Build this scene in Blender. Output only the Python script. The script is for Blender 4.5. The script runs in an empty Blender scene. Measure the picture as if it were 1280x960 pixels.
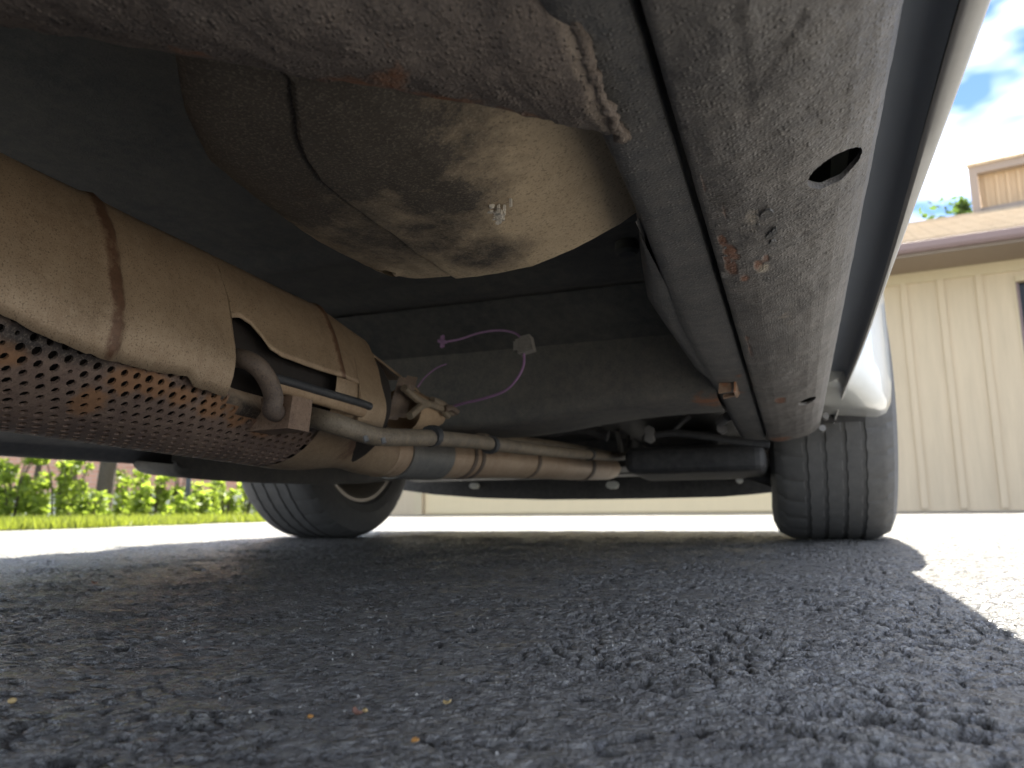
import bpy, math, random
import numpy as np
from math import radians, sin, cos, pi, sqrt, atan2
from mathutils import Vector, Matrix, noise

random.seed(7); RNG = np.random.default_rng(7)
scene = bpy.context.scene
COL = scene.collection

# ------------------------------------------------------------------ camera
FPX, CW, CH = 930.0, 1280.0, 960.0
CAM_H = 0.087
cam_data = bpy.data.cameras.new("camera")
cam_data.sensor_width = 36.0
cam_data.lens = FPX / CW * 36.0
cam_data.clip_start = 0.005
cam_data.clip_end = 2000.0
cam_data.dof.use_dof = True
cam_data.dof.focus_distance = 0.50
cam_data.dof.aperture_fstop = 11.5
cam = bpy.data.objects.new("camera", cam_data)
COL.objects.link(cam)
CAM_R = Matrix.Rotation(radians(20.43), 3, 'Z') @ Matrix.Rotation(radians(90 + 9.33), 3, 'X') @ Matrix.Rotation(radians(-0.7), 3, 'Z')
CAM_P = Vector((0, 0, CAM_H))
cam.matrix_world = Matrix.Translation(CAM_P) @ CAM_R.to_4x4()
scene.camera = cam

# ------------------------------------------------------------------ world, sun, exposure
SUN_EL, SUN_AZ = radians(62), radians(3)      # azimuth measured from +Y (the way the car points), clockwise
world = bpy.data.worlds.new("World"); scene.world = world; world.use_nodes = True
wn = world.node_tree; wn.nodes.clear()
w_out = wn.nodes.new('ShaderNodeOutputWorld'); w_bg = wn.nodes.new('ShaderNodeBackground')
w_sky = wn.nodes.new('ShaderNodeTexSky'); w_sky.sky_type = 'NISHITA'; w_sky.sun_disc = False
w_sky.sun_elevation = SUN_EL; w_sky.sun_rotation = SUN_AZ
w_sky.air_density = 1.0; w_sky.dust_density = 0.1; w_sky.ozone_density = 1.6
w_tc = wn.nodes.new('ShaderNodeTexCoord'); w_map = wn.nodes.new('ShaderNodeMapping')
w_map.inputs['Scale'].default_value = (1.6, 2.4, 4.0); w_map.inputs['Location'].default_value = (0.9, 0.1, 1.7)
w_nz = wn.nodes.new('ShaderNodeTexNoise'); w_nz.inputs['Scale'].default_value = 4.2
w_nz.inputs['Detail'].default_value = 3; w_nz.inputs['Roughness'].default_value = 0.5
w_rp = wn.nodes.new('ShaderNodeValToRGB'); w_rp.color_ramp.elements[0].position = 0.36; w_rp.color_ramp.elements[1].position = 0.80
w_rp.color_ramp.elements[1].color = (0.9, 0.9, 0.9, 1)
w_mix = wn.nodes.new('ShaderNodeMixRGB'); w_mix.inputs['Color2'].default_value = (2.35, 2.42, 2.55, 1)
L = wn.links.new
L(w_tc.outputs['Generated'], w_map.inputs['Vector']); L(w_map.outputs[0], w_nz.inputs['Vector'])
L(w_nz.outputs['Fac'], w_rp.inputs['Fac']); L(w_rp.outputs['Color'], w_mix.inputs['Fac'])
w_tint = wn.nodes.new('ShaderNodeMixRGB'); w_tint.blend_type = 'MULTIPLY'; w_tint.inputs['Fac'].default_value = 1; w_tint.inputs['Color2'].default_value = (.085, .098, .125, 1)
L(w_sky.outputs[0], w_tint.inputs['Color1']); L(w_tint.outputs[0], w_mix.inputs['Color1']); L(w_mix.outputs[0], w_bg.inputs['Color']); L(w_bg.outputs[0], w_out.inputs[0])
w_bg.inputs['Strength'].default_value = 0.15

sun_data = bpy.data.lights.new("sun", 'SUN'); sun_data.energy = 2.0; sun_data.angle = radians(0.53); sun_data.color = (1, 0.95, 0.86)
sun = bpy.data.objects.new("sun", sun_data); COL.objects.link(sun)
SUN_DIR = Vector((sin(SUN_AZ) * cos(SUN_EL), cos(SUN_AZ) * cos(SUN_EL), sin(SUN_EL)))
sun.rotation_euler = SUN_DIR.to_track_quat('Z', 'Y').to_euler()

scene.view_settings.view_transform = 'Standard'; scene.view_settings.look = 'None'
scene.view_settings.gamma = 1; scene.view_settings.exposure = 3.75
scene.cycles.use_denoising = True; scene.cycles.use_adaptive_sampling = False
scene.cycles.max_bounces = 10; scene.cycles.diffuse_bounces = 6; scene.cycles.transparent_max_bounces = 12

# ------------------------------------------------------------------ coordinates
# The car stands nose-down (its lines meet a little under the horizon), so its parts are measured in its own frame:
# X to the right, Y along the car, Z up, origin at the camera.
TILT = radians(2.62)
CAR_R = Matrix.Rotation(-TILT, 3, 'X')
def ray(px, py):
    return CAM_R @ Vector(((px - CW / 2) / FPX, -(py - CH / 2) / FPX, -1.0))
def P(px, py, X=None, Y=None, Z=None):
    """point of the car frame seen at that place of the photograph on a known plane of the car"""
    d = CAR_R.transposed() @ ray(px, py)
    t = X / d.x if X is not None else (Y / d.y if Y is not None else Z / d.z)
    return d * t
def G(px, py, z=0.0):
    """point of the ground"""
    d = ray(px, py); t = (z - CAM_H) / d.z
    return CAM_P + d * t
def to_world(p): return CAM_P + CAR_R @ Vector(p)
def to_car(p): return CAR_R.transposed() @ (Vector(p) - CAM_P)

# ------------------------------------------------------------------ materials
def mat(name):
    m = bpy.data.materials.new(name); m.use_nodes = True
    nt = m.node_tree; b = nt.nodes['Principled BSDF']
    return m, nt, b
class N:
    def __init__(s, nt): s.nt = nt
    def n(s, t, **kw):
        x = s.nt.nodes.new(t)
        for k, v in kw.items():
            if hasattr(x, k): setattr(x, k, v)
            else: x.inputs[k].default_value = v
        return x
    def l(s, a, b): s.nt.links.new(a, b)
    def noise(s, vec, scale, detail=3, rough=0.55, out='Fac', dist=0.0):
        x = s.n('ShaderNodeTexNoise'); x.inputs['Scale'].default_value = scale
        x.inputs['Detail'].default_value = detail; x.inputs['Roughness'].default_value = rough
        x.inputs['Distortion'].default_value = dist
        s.l(vec, x.inputs['Vector']); return x.outputs[out]
    def ramp(s, fac, stops):
        x = s.n('ShaderNodeValToRGB'); cr = x.color_ramp
        while len(cr.elements) < len(stops): cr.elements.new(0.5)
        for e, (p, c) in zip(cr.elements, stops):
            e.position = p; e.color = (c[0], c[1], c[2], 1) if not isinstance(c, (int, float)) else (c, c, c, 1)
        s.l(fac, x.inputs['Fac']); return x.outputs['Color']
    def mix(s, fac, a, b, mode='MIX'):
        x = s.n('ShaderNodeMixRGB', blend_type=mode)
        for sock, v in (('Fac', fac), ('Color1', a), ('Color2', b)):
            if hasattr(v, 'is_linked') or isinstance(v, bpy.types.NodeSocket): s.l(v, x.inputs[sock])
            elif isinstance(v, (int, float)): x.inputs[sock].default_value = v if sock == 'Fac' else (v, v, v, 1)
            else: x.inputs[sock].default_value = (*v, 1)
        return x.outputs['Color']
    def math(s, op, a, b=0.0):
        x = s.n('ShaderNodeMath', operation=op)
        for i, v in enumerate((a, b)):
            if isinstance(v, bpy.types.NodeSocket): s.l(v, x.inputs[i])
            else: x.inputs[i].default_value = v
        return x.outputs[0]
    def bump(s, h, dist, strength=1.0, normal=None):
        x = s.n('ShaderNodeBump'); x.inputs['Distance'].default_value = dist; x.inputs['Strength'].default_value = strength
        s.l(h, x.inputs['Height'])
        if normal is not None: s.l(normal, x.inputs['Normal'])
        return x.outputs[0]
    def coord(s, kind='Object'): return s.n('ShaderNodeTexCoord').outputs[kind]
    def attr(s, name):
        x = s.n('ShaderNodeAttribute'); x.attribute_name = name; return x.outputs['Fac']

def grimy(name, dark, light, speck=(0.3, 0.27, 0.22), speck_amt=0.5, rust=(0.26, 0.105, 0.045), rust_auto=0.0, scale=1.0,
          rough=0.75, bump=0.0012, metallic=0.0, stain2=(0.42, 0.36, 0.28), spec=0.4, lump=0.0, pebble=0.0, midw=1.0):
    """old coated or bare metal: mottled colour, grit specks, rust where the 'rust' attribute or noise says, crust where 'crust' says"""
    m, nt, b = mat(name); k = N(nt); v = k.coord()
    big = k.noise(v, 9 * scale, 4, 0.6)
    mid = k.noise(v, 70 * scale, 5, 0.7)
    fine = k.noise(v, 620 * scale, 2, 0.6)
    c = k.mix(k.ramp(big, [(0.32, 0.0), (0.68, 1.0)]), dark, light)
    c = k.mix(k.math('MULTIPLY', k.ramp(mid, [(0.4, 0.0), (0.75, 1.0)]), 0.5), c, speck)
    c = k.mix(k.math('MULTIPLY', k.ramp(fine, [(0.56, 0.0), (0.72, 1.0)]), speck_amt), c, speck)
    dk = k.ramp(k.noise(v, 480 * scale, 2, 0.5), [(0.56, 0.0), (0.70, 1.0)])
    c = k.mix(k.math('MULTIPLY', dk, min(1.0, speck_amt * 1.1)), c, tuple(x * 0.35 for x in dark))
    rn = k.noise(v, 42 * scale, 6, 0.72)
    ra = k.math('ADD', k.math('MULTIPLY', k.attr('rust'), 0.55), k.math('MULTIPLY', k.ramp(k.noise(v, 14 * scale, 3), [(0.5, 0.0), (0.75, 1.0)]), rust_auto))
    rm = k.ramp(k.math('ADD', ra, k.math('MULTIPLY', rn, 0.55)), [(0.52, 0.0), (0.66, 1.0)])
    rcol = k.mix(k.noise(v, 160 * scale, 3), tuple(x * 0.55 for x in rust), tuple(min(1, x * 1.45) for x in rust))
    c = k.mix(k.math('MULTIPLY', rm, 0.85), c, rcol)
    ca = k.ramp(k.math('ADD', k.math('MULTIPLY', k.attr('crust'), 0.6), k.math('MULTIPLY', k.noise(v, 60 * scale, 5, 0.7), 0.5)), [(0.52, 0.0), (0.68, 1.0)])
    c = k.mix(ca, c, k.mix(k.noise(v, 260 * scale, 3), tuple(x * 0.7 for x in stain2), tuple(min(1, x * 1.15) for x in stain2)))
    sa = k.ramp(k.math('ADD', k.math('MULTIPLY', k.attr('soot_shade'), 0.62), k.math('MULTIPLY', k.noise(v, 50 * scale, 6, 0.75), 0.5)), [(0.45, 0.0), (0.72, 1.0)])  # attribute darkens for soot and for shade painted into the colour
    c = k.mix(k.math('MULTIPLY', sa, 0.9), c, k.mix(k.math('MULTIPLY', k.ramp(fine, [(0.52, 0.0), (0.66, 1.0)]), 0.7), (0.036, 0.032, 0.030), (0.17, 0.145, 0.115)))
    k.l(c, b.inputs['Base Color'])
    b.inputs['Roughness'].default_value = rough; b.inputs['Metallic'].default_value = metallic
    b.inputs['Specular IOR Level'].default_value = spec
    h = k.math('ADD', k.math('MULTIPLY', mid, midw), k.math('MULTIPLY', fine, 0.45))
    if pebble > 0:
        vo = k.n('ShaderNodeTexVoronoi'); vo.inputs['Scale'].default_value = 470 * scale; k.l(v, vo.inputs['Vector'])
        sp = k.n('ShaderNodeSeparateColor'); k.l(vo.outputs['Color'], sp.inputs[0])
        pb = k.math('MULTIPLY', k.ramp(vo.outputs['Distance'], [(0.0, 1.0), (0.55, 0.0)]), k.ramp(sp.outputs[0], [(0.45, 0.0), (1.0, 1.0)]))
        h = k.math('ADD', h, k.math('MULTIPLY', pb, pebble))
        c = k.mix(k.math('MULTIPLY', pb, 0.45), c, speck); k.l(c, b.inputs['Base Color'])
    h = k.math('ADD', h, k.math('MULTIPLY', rm, 0.5))
    if lump > 0:
        h = k.math('ADD', h, k.math('MULTIPLY', k.noise(v, 260 * scale, 3, 0.6), lump))
    k.l(k.bump(h, bump), b.inputs['Normal'])
    return m

M = {}
M['rocker'] = grimy('rocker_coating', (0.085, 0.079, 0.077), (0.150, 0.139, 0.131), (0.26, 0.235, 0.208), 0.35, bump=0.0016, rough=0.55, midw=.4, pebble=.65, rust=(0.23, 0.105, 0.06))
M['rail'] = grimy('rail_coating', (0.085, 0.085, 0.087), (0.135, 0.132, 0.128), (0.25, 0.225, 0.20), 0.32, bump=0.0014, rough=0.6, midw=.4, pebble=.7)
M['cross'] = grimy('crusty_tube', (0.080, 0.066, 0.059), (0.140, 0.114, 0.100), (0.28, 0.225, 0.185), 0.45, rust_auto=0.26, stain2=(.33, .265, .21), bump=0.0022, midw=.8, pebble=.9, rough=0.72)
M['tank'] = grimy('tank_shield', (0.40, 0.30, 0.19), (0.56, 0.43, 0.28), (0.62, 0.49, 0.33), 0.5, rust=(0.35, 0.17, 0.06), bump=0.0006, rough=0.6)
M['floor'] = grimy('floor_coating', (0.046, 0.048, 0.050), (0.078, 0.076, 0.072), (0.15, 0.135, 0.115), 0.25, bump=0.0006, rough=0.65)
M['beam'] = grimy('beam_coating', (0.08, 0.08, 0.078), (0.13, 0.124, 0.112), (0.22, 0.19, 0.16), 0.35, rust_auto=0.1, bump=0.0012)
M['shield'] = grimy('exhaust_shield', (0.26, 0.175, 0.105), (0.37, 0.26, 0.16), (0.48, 0.36, 0.235), 0.6, scale=1.7, rust=(0.12, 0.055, 0.03), bump=0.0003, rough=0.5, metallic=0.25)
M['perf'] = grimy('perforated_steel', (0.15, 0.10, 0.08), (0.25, 0.168, 0.125), (0.38, 0.27, 0.19), 0.45, rust_auto=0.25, rust=(0.34, 0.175, 0.085), bump=0.0004, rough=0.5, metallic=0.3)
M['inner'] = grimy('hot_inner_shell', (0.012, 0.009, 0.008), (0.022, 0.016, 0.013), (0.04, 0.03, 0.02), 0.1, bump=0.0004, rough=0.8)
M['pipe'] = grimy('exhaust_pipe', (0.36, 0.24, 0.15), (0.50, 0.36, 0.24), (0.54, 0.42, 0.30), 0.3, rust_auto=0.12, bump=0.0005, rough=0.5, metallic=0.25)
M['pipegrey'] = grimy('exhaust_sleeve', (0.14, 0.135, 0.125), (0.19, 0.18, 0.165), (0.26, 0.24, 0.2), 0.3, bump=0.0004, rough=0.55, metallic=0.3)
M['rod'] = grimy('dusty_rod', (0.13, 0.10, 0.07), (0.21, 0.165, 0.115), (0.36, 0.28, 0.18), 0.4, rust_auto=0.2, bump=0.0008, rough=0.6)
M['hanger'] = grimy('rusty_hanger', (0.085, 0.062, 0.05), (0.14, 0.10, 0.075), (0.24, 0.17, 0.11), 0.4, rust_auto=0.4, bump=0.0008, rough=0.65)
M['tan_block'] = grimy('rusty_block', (0.27, 0.175, 0.10), (0.38, 0.255, 0.15), (0.5, 0.36, 0.22), 0.3, rust_auto=0.15, bump=0.0005)
M['rustplate'] = grimy('rusty_plate', (0.16, 0.10, 0.065), (0.27, 0.17, 0.11), (0.36, 0.25, 0.17), 0.4, rust_auto=0.5, bump=0.001)
M['black'] = grimy('black_plastic', (0.028, 0.028, 0.03), (0.045, 0.045, 0.046), (0.10, 0.095, 0.09), 0.15, bump=0.0004, rough=0.6)
M['weld'] = grimy('weld_crust', (0.10, 0.08, 0.068), (0.20, 0.16, 0.13), (0.34, 0.27, 0.22), 0.5, rust_auto=0.15, bump=0.003, lump=0.8)

def plain(name, col, rough=0.5, metallic=0.0, spec=0.5, var=0.12, scale=30, bump=0.0, coat=0.0):
    m, nt, b = mat(name); k = N(nt); v = k.coord()
    n = k.noise(v, scale, 4, 0.6)
    c = k.mix(n, tuple(x * (1 - var) for x in col), tuple(min(1, x * (1 + var)) for x in col))
    k.l(c, b.inputs['Base Color']); b.inputs['Roughness'].default_value = rough
    b.inputs['Metallic'].default_value = metallic; b.inputs['Specular IOR Level'].default_value = spec
    b.inputs['Coat Weight'].default_value = coat; b.inputs['Coat Roughness'].default_value = 0.05
    if bump: k.l(k.bump(n, bump), b.inputs['Normal'])
    return m
M['paint'] = plain('white_car_paint', (0.66, 0.67, 0.64), 0.35, var=0.05, scale=6, coat=1.0)
M['lip'] = plain('sill_lip_paint', (0.58, 0.57, 0.55), 0.5, var=0.12, scale=45, bump=0.0003)
M['recess'] = plain('skirt_recess', (0.22, 0.25, 0.30), 0.45, var=0.1, scale=20)
M['clip'] = plain('white_clip', (0.75, 0.75, 0.70), 0.45)
M['bolt'] = plain('zinc_bolt', (0.26, 0.25, 0.24), 0.45, metallic=0.5)
M['wire'] = plain('purple_insulation', (0.34, 0.19, 0.35), 0.6, scale=250, var=.3)
M['connector'] = plain('dusty_connector', (0.27, 0.25, 0.22), 0.7, scale=300, var=0.4, bump=0.0008)
M['rim'] = plain('steel_rim', (0.48, 0.43, 0.36), 0.45, metallic=0.3, var=0.2)
M['brake'] = plain('brake_iron', (0.05, 0.04, 0.036), 0.7, var=0.3)
M['glass'] = plain('dark_window', (0.012, 0.011, 0.010), 0.15, spec=0.3, var=0.05)

def tyre_material():
    m, nt, b = mat('tyre_rubber'); k = N(nt); v = k.coord()
    n = k.noise(v, 45, 5, 0.65)
    c = k.mix(n, (0.080, 0.079, 0.078), (0.15, 0.146, 0.138))
    c = k.mix(k.math('MULTIPLY', k.ramp(k.noise(v, 500, 2), [(0.55, 0.0), (0.75, 1.0)]), 0.4), c, (0.2, 0.19, 0.18))
    k.l(c, b.inputs['Base Color']); b.inputs['Roughness'].default_value = 0.75; b.inputs['Specular IOR Level'].default_value = 0.3
    k.l(k.bump(n, 0.0012), b.inputs['Normal'])
    return m
M['tyre'] = tyre_material()

def asphalt_material():
    m, nt, b = mat('old_asphalt'); k = N(nt); v0 = k.coord()
    geo = k.attr('stone')
    wob = k.n('ShaderNodeVectorMath', operation='MULTIPLY_ADD'); nz = k.n('ShaderNodeTexNoise'); nz.inputs['Scale'].default_value = 140; k.l(v0, nz.inputs['Vector'])
    k.l(nz.outputs['Color'], wob.inputs[0]); wob.inputs[1].default_value = (.004, .004, .004); k.l(v0, wob.inputs[2]); v = wob.outputs[0]
    big = k.noise(v, 2.2, 4, 0.6)
    cov = k.noise(v, 11, 4, 0.6)
    mid = k.noise(v, 95, 5, 0.7)
    fine = k.noise(v, 700, 3, 0.65)
    vo = k.n('ShaderNodeTexVoronoi'); vo.inputs['Scale'].default_value = 150; vo.inputs['Randomness'].default_value = 1.0; k.l(v, vo.inputs['Vector'])
    vs_ = k.n('ShaderNodeTexVoronoi'); vs_.inputs['Scale'].default_value = 420; k.l(v, vs_.inputs['Vector'])
    sep = k.n('ShaderNodeSeparateColor'); k.l(vo.outputs['Color'], sep.inputs[0]); rnd = sep.outputs[0]
    c = k.mix(k.ramp(mid, [(0.3, 0.0), (0.72, 1.0)]), (0.085, 0.081, 0.073), (0.215, 0.205, 0.185))
    face = k.math('MULTIPLY', k.ramp(vo.outputs['Distance'], [(0.25, 1.0), (0.75, 0.0)]), k.ramp(rnd, [(0.35, 0.0), (0.95, 1.0)]))
    face = k.math('MULTIPLY', face, k.ramp(cov, [(0.36, 0.25), (0.6, 1.0)]))
    c = k.mix(k.math('MULTIPLY', face, 0.8), c, k.mix(sep.outputs[1], (0.34, 0.325, 0.29), (0.58, 0.555, 0.495)))
    c = k.mix(k.math('MULTIPLY', k.ramp(geo, [(0.3, 0.0), (0.85, 1.0)]), 0.35), c, (0.32, 0.31, 0.275))
    c = k.mix(k.math('MULTIPLY', k.ramp(big, [(0.4, 0.0), (0.7, 1.0)]), 0.3), c, (0.145, 0.14, 0.125))
    c = k.mix(k.math('MULTIPLY', k.ramp(fine, [(0.60, 0.0), (0.74, 1.0)]), 0.6), c, (0.50, 0.46, 0.39))
    c = k.mix(k.math('MULTIPLY', k.ramp(fine, [(0.28, 1.0), (0.44, 0.0)]), 0.75), c, (0.022, 0.021, 0.019))
    gap = k.ramp(vo.outputs['Distance'], [(0.62, 0.0), (0.95, 1.0)])
    c = k.mix(k.math('MULTIPLY', gap, 0.7), c, (0.022, 0.021, 0.019))
    c = k.mix(k.math('MULTIPLY', k.ramp(k.attr('pit'), [(0.0, 0.0), (0.9, 1.0)]), 0.75), c, (0.018, 0.017, 0.016))
    k.l(c, b.inputs['Base Color'])
    k.l(k.ramp(mid, [(0.3, 0.16), (0.7, 0.42)]), b.inputs['Roughness'])
    b.inputs['Specular IOR Level'].default_value = 1.0
    h = k.math('MULTIPLY', k.math('SUBTRACT', 1.0, vo.outputs['Distance']), k.math('ADD', k.math('MULTIPLY', rnd, 0.8), 0.2))
    h = k.math('MULTIPLY', h, k.ramp(cov, [(0.36, 0.35), (0.6, 1.0)]))
    h = k.math('ADD', k.math('MULTIPLY', h, 1.3), k.math('MULTIPLY', k.math('SUBTRACT', 1.0, vs_.outputs['Distance']), 0.35))
    h = k.math('ADD', h, k.math('ADD', k.math('MULTIPLY', k.noise(v, 330, 4, 0.65), 0.8), k.math('MULTIPLY', fine, 0.5)))
    k.l(k.bump(h, 0.0046), b.inputs['Normal'])
    return m
M['asphalt'] = asphalt_material()

def leaf_material(name, c1, c2, trans=0.45):
    m, nt, b = mat(name); k = N(nt); v = k.coord()
    oi = k.n('ShaderNodeNewGeometry').outputs['Random Per Island']
    c = k.mix(oi, c1, c2)
    k.l(c, b.inputs['Base Color']); b.inputs['Roughness'].default_value = 0.5
    tr = k.n('ShaderNodeBsdfTranslucent'); k.l(k.mix(0.5, c, (c2[0] * 1.6, c2[1] * 1.7, c2[2] * 0.8)), tr.inputs['Color'])
    mx = k.n('ShaderNodeMixShader'); mx.inputs[0].default_value = trans
    k.l(b.outputs[0], mx.inputs[1]); k.l(tr.outputs[0], mx.inputs[2])
    k.l(mx.outputs[0], nt.nodes['Material Output'].inputs['Surface'])
    return m
M['leaf'] = leaf_material('shrub_leaf', (0.11, 0.165, 0.025), (0.25, 0.31, 0.055), .65)
M['leaf2'] = leaf_material('tree_leaf', (0.04, 0.075, 0.02), (0.085, 0.135, 0.03))
M['grass'] = leaf_material('grass_blade', (0.13, 0.165, 0.022), (0.20, 0.22, 0.035), 0.55)
M['lawn'] = plain('lawn_soil', (0.07, 0.09, 0.03), 0.9, scale=20, var=0.4)
M['bark'] = plain('bark', (0.075, 0.06, 0.042), 0.9, scale=35, var=0.5, bump=0.01)
M['post'] = plain('fence_post', (0.05, 0.055, 0.06), 0.6)

# ------------------------------------------------------------------ mesh helpers
class MB:
    def __init__(s): s.v = []; s.f = []; s.keep = {}
    def add(s, verts, faces):
        o = len(s.v); s.v += [tuple(p) for p in verts]; s.f += [tuple(i + o for i in f) for f in faces]; return o
    def box(s, a, b):
        (x0, y0, z0), (x1, y1, z1) = a, b
        s.add([(x0, y0, z0), (x1, y0, z0), (x1, y1, z0), (x0, y1, z0), (x0, y0, z1), (x1, y0, z1), (x1, y1, z1), (x0, y1, z1)],
              [(0, 3, 2, 1), (4, 5, 6, 7), (0, 1, 5, 4), (1, 2, 6, 5), (2, 3, 7, 6), (3, 0, 4, 7)]); return s
    def obox(s, c, ax, ay, az):
        c, ax, ay, az = map(Vector, (c, ax, ay, az)); q = []
        for k in (-1, 1):
            for i, j in ((-1, -1), (1, -1), (1, 1), (-1, 1)): q.append(c + ax * i + ay * j + az * k)
        s.add(q, [(0, 3, 2, 1), (4, 5, 6, 7), (0, 1, 5, 4), (1, 2, 6, 5), (2, 3, 7, 6), (3, 0, 4, 7)]); return s
    def tube(s, pts, r, seg=12, caps=True, fn=None):
        pts = [Vector(p) for p in pts]; n = len(pts)
        rs = r if isinstance(r, (list, tuple)) else [r] * n
        up = Vector((0, 0, 1)); rings = []; prev = None
        for i, p in enumerate(pts):
            t = (pts[min(i + 1, n - 1)] - pts[max(i - 1, 0)]).normalized()
            a = (prev if prev is not None else (up if abs(t.z) < 0.9 else Vector((1, 0, 0))))
            a = (a - t * a.dot(t)).normalized(); prev = a; bb = t.cross(a)
            rings.append([p + (a * cos(2 * pi * k / seg) + bb * sin(2 * pi * k / seg)) * rs[i] * (fn(i, k) if fn else 1) for k in range(seg)])
        o = len(s.v)
        for rg in rings: s.v += [tuple(q) for q in rg]
        for i in range(n - 1):
            for k in range(seg):
                k2 = (k + 1) % seg
                s.f.append((o + i * seg + k, o + i * seg + k2, o + (i + 1) * seg + k2, o + (i + 1) * seg + k))
        if caps:
            s.f.append(tuple(o + k for k in range(seg))[::-1]); s.f.append(tuple(o + (n - 1) * seg + k for k in range(seg)))
        return s
    def grid(s, rows, skip=None):
        """rows of points; quads between them"""
        o = len(s.v); n = len(rows[0])
        for r in rows: s.v += [tuple(p) for p in r]
        for i in range(len(rows) - 1):
            for j in range(n - 1):
                if skip and skip(i, j): continue
                s.f.append((o + i * n + j, o + i * n + j + 1, o + (i + 1) * n + j + 1, o + (i + 1) * n + j))
        return s
    def mesh(s, name, offset=None):
        me = bpy.data.meshes.new(name)
        vs = s.v if offset is None else [(a - offset[0], b - offset[1], c - offset[2]) for a, b, c in s.v]
        me.from_pydata(vs, [], s.f); me.update(); return me

def link(name, me, m, parent=None, smooth=False, autosmooth=None):
    o = bpy.data.objects.new(name, me); COL.objects.link(o)
    if m is not None: me.materials.append(m)
    if smooth:
        me.polygons.foreach_set('use_smooth', [True] * len(me.polygons))
        if autosmooth:
            me.update()
            try: me.set_sharp_from_angle(angle=radians(autosmooth))
            except Exception: pass
    if parent is not None: o.parent = parent
    return o
def tag(o, label=None, cat=None, group=None, kind=None):
    for k, v in (('label', label), ('category', cat), ('group', group), ('kind', kind)):
        if v: o[k] = v
    return o
def empty(name, loc, rot=None):
    o = bpy.data.objects.new(name, None); COL.objects.link(o); o.location = loc; o.empty_display_size = 0.1
    if rot is not None: o.rotation_euler = rot
    return o
def curve_pts(pts, n=24):
    """Catmull-Rom through the given points"""
    pts = [Vector(p) for p in pts]; q = [pts[0] * 2 - pts[1]] + pts + [pts[-1] * 2 - pts[-2]]; out = []
    for i in range(1, len(q) - 2):
        a, b, c, d = q[i - 1:i + 3]; m = max(2, n // (len(pts) - 1))
        for k in range(m):
            t = k / m
            out.append(0.5 * ((2 * b) + (c - a) * t + (2 * a - 5 * b + 4 * c - d) * t * t + (3 * b - a - 3 * c + d) * t ** 3))
    out.append(pts[-1]); return out
def smooth01(a, b, x):
    t = min(1, max(0, (x - a) / (b - a))); return t * t * (3 - 2 * t)
def lerp_table(tab, x):
    if x <= tab[0][0]: return tab[0][1]
    for (a, va), (b, vb) in zip(tab, tab[1:]):
        if x <= b: return va + (vb - va) * (x - a) / (b - a) if b > a else vb
    return tab[-1][1]
def attribute(o, name, spots, base=None):
    """spots: (centre, radius, strength) in the frame of the mesh before its offset; written as a float per vertex"""
    me = o.data; n = len(me.vertices); co = np.empty(n * 3, np.float32); me.vertices.foreach_get('co', co); co = co.reshape(-1, 3)
    val = np.zeros(n, np.float32) if base is None else base.astype(np.float32)
    off = np.array(o.get('_off', (0, 0, 0)), np.float32)
    for c, r, s in spots:
        c = np.array(c, np.float32) - off
        r = np.array(r if isinstance(r, (tuple, list)) else (r, r, r), np.float32)
        d = np.sqrt((((co - c) / r) ** 2).sum(1)); val = np.maximum(val, s * np.clip(1.25 - d, 0, 1))
    a = me.attributes.new(name, 'FLOAT', 'POINT'); a.data.foreach_set('value', val)

# ------------------------------------------------------------------ ground
def hash2(ix, iy, k):
    h = (ix.astype(np.int64) * 73856093) ^ (iy.astype(np.int64) * 19349663) ^ (k * 83492791)
    h = (h ^ (h >> 13)) * 1274126177 & 0x7fffffff
    h = (h ^ (h >> 16)) * 668265263 & 0x7fffffff
    return ((h ^ (h >> 15)) & 0xffff) / 65535.0
def worley(x, y, size, k):
    gx, gy = x / size, y / size; ix, iy = np.floor(gx), np.floor(gy)
    f1 = np.full(x.shape, 9.0); f2 = f1.copy(); idv = np.zeros(x.shape); tilt = idv.copy()
    for dx in (-1, 0, 1):
        for dy in (-1, 0, 1):
            cx, cy = ix + dx, iy + dy
            ox, oy = cx + hash2(cx, cy, k) - gx, cy + hash2(cx, cy, k + 1) - gy; d = np.hypot(ox, oy)
            c = hash2(cx, cy, k + 2); n = d < f1
            f2 = np.where(n, f1, np.minimum(f2, d)); idv = np.where(n, c, idv); tilt = np.where(n, ox * (hash2(cx, cy, k + 3) - .5) + oy * (hash2(cx, cy, k + 4) - .5), tilt); f1 = np.where(n, d, f1)
    return f1, f2, idv, tilt
def vnoise(x, y, size, k):
    gx, gy = x / size, y / size; ix, iy = np.floor(gx), np.floor(gy); fx, fy = gx - ix, gy - iy
    fx = fx * fx * (3 - 2 * fx); fy = fy * fy * (3 - 2 * fy)
    a, b, c, d = hash2(ix, iy, k), hash2(ix + 1, iy, k), hash2(ix, iy + 1, k), hash2(ix + 1, iy + 1, k)
    return (a * (1 - fx) + b * fx) * (1 - fy) + (c * (1 - fx) + d * fx) * fy
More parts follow.
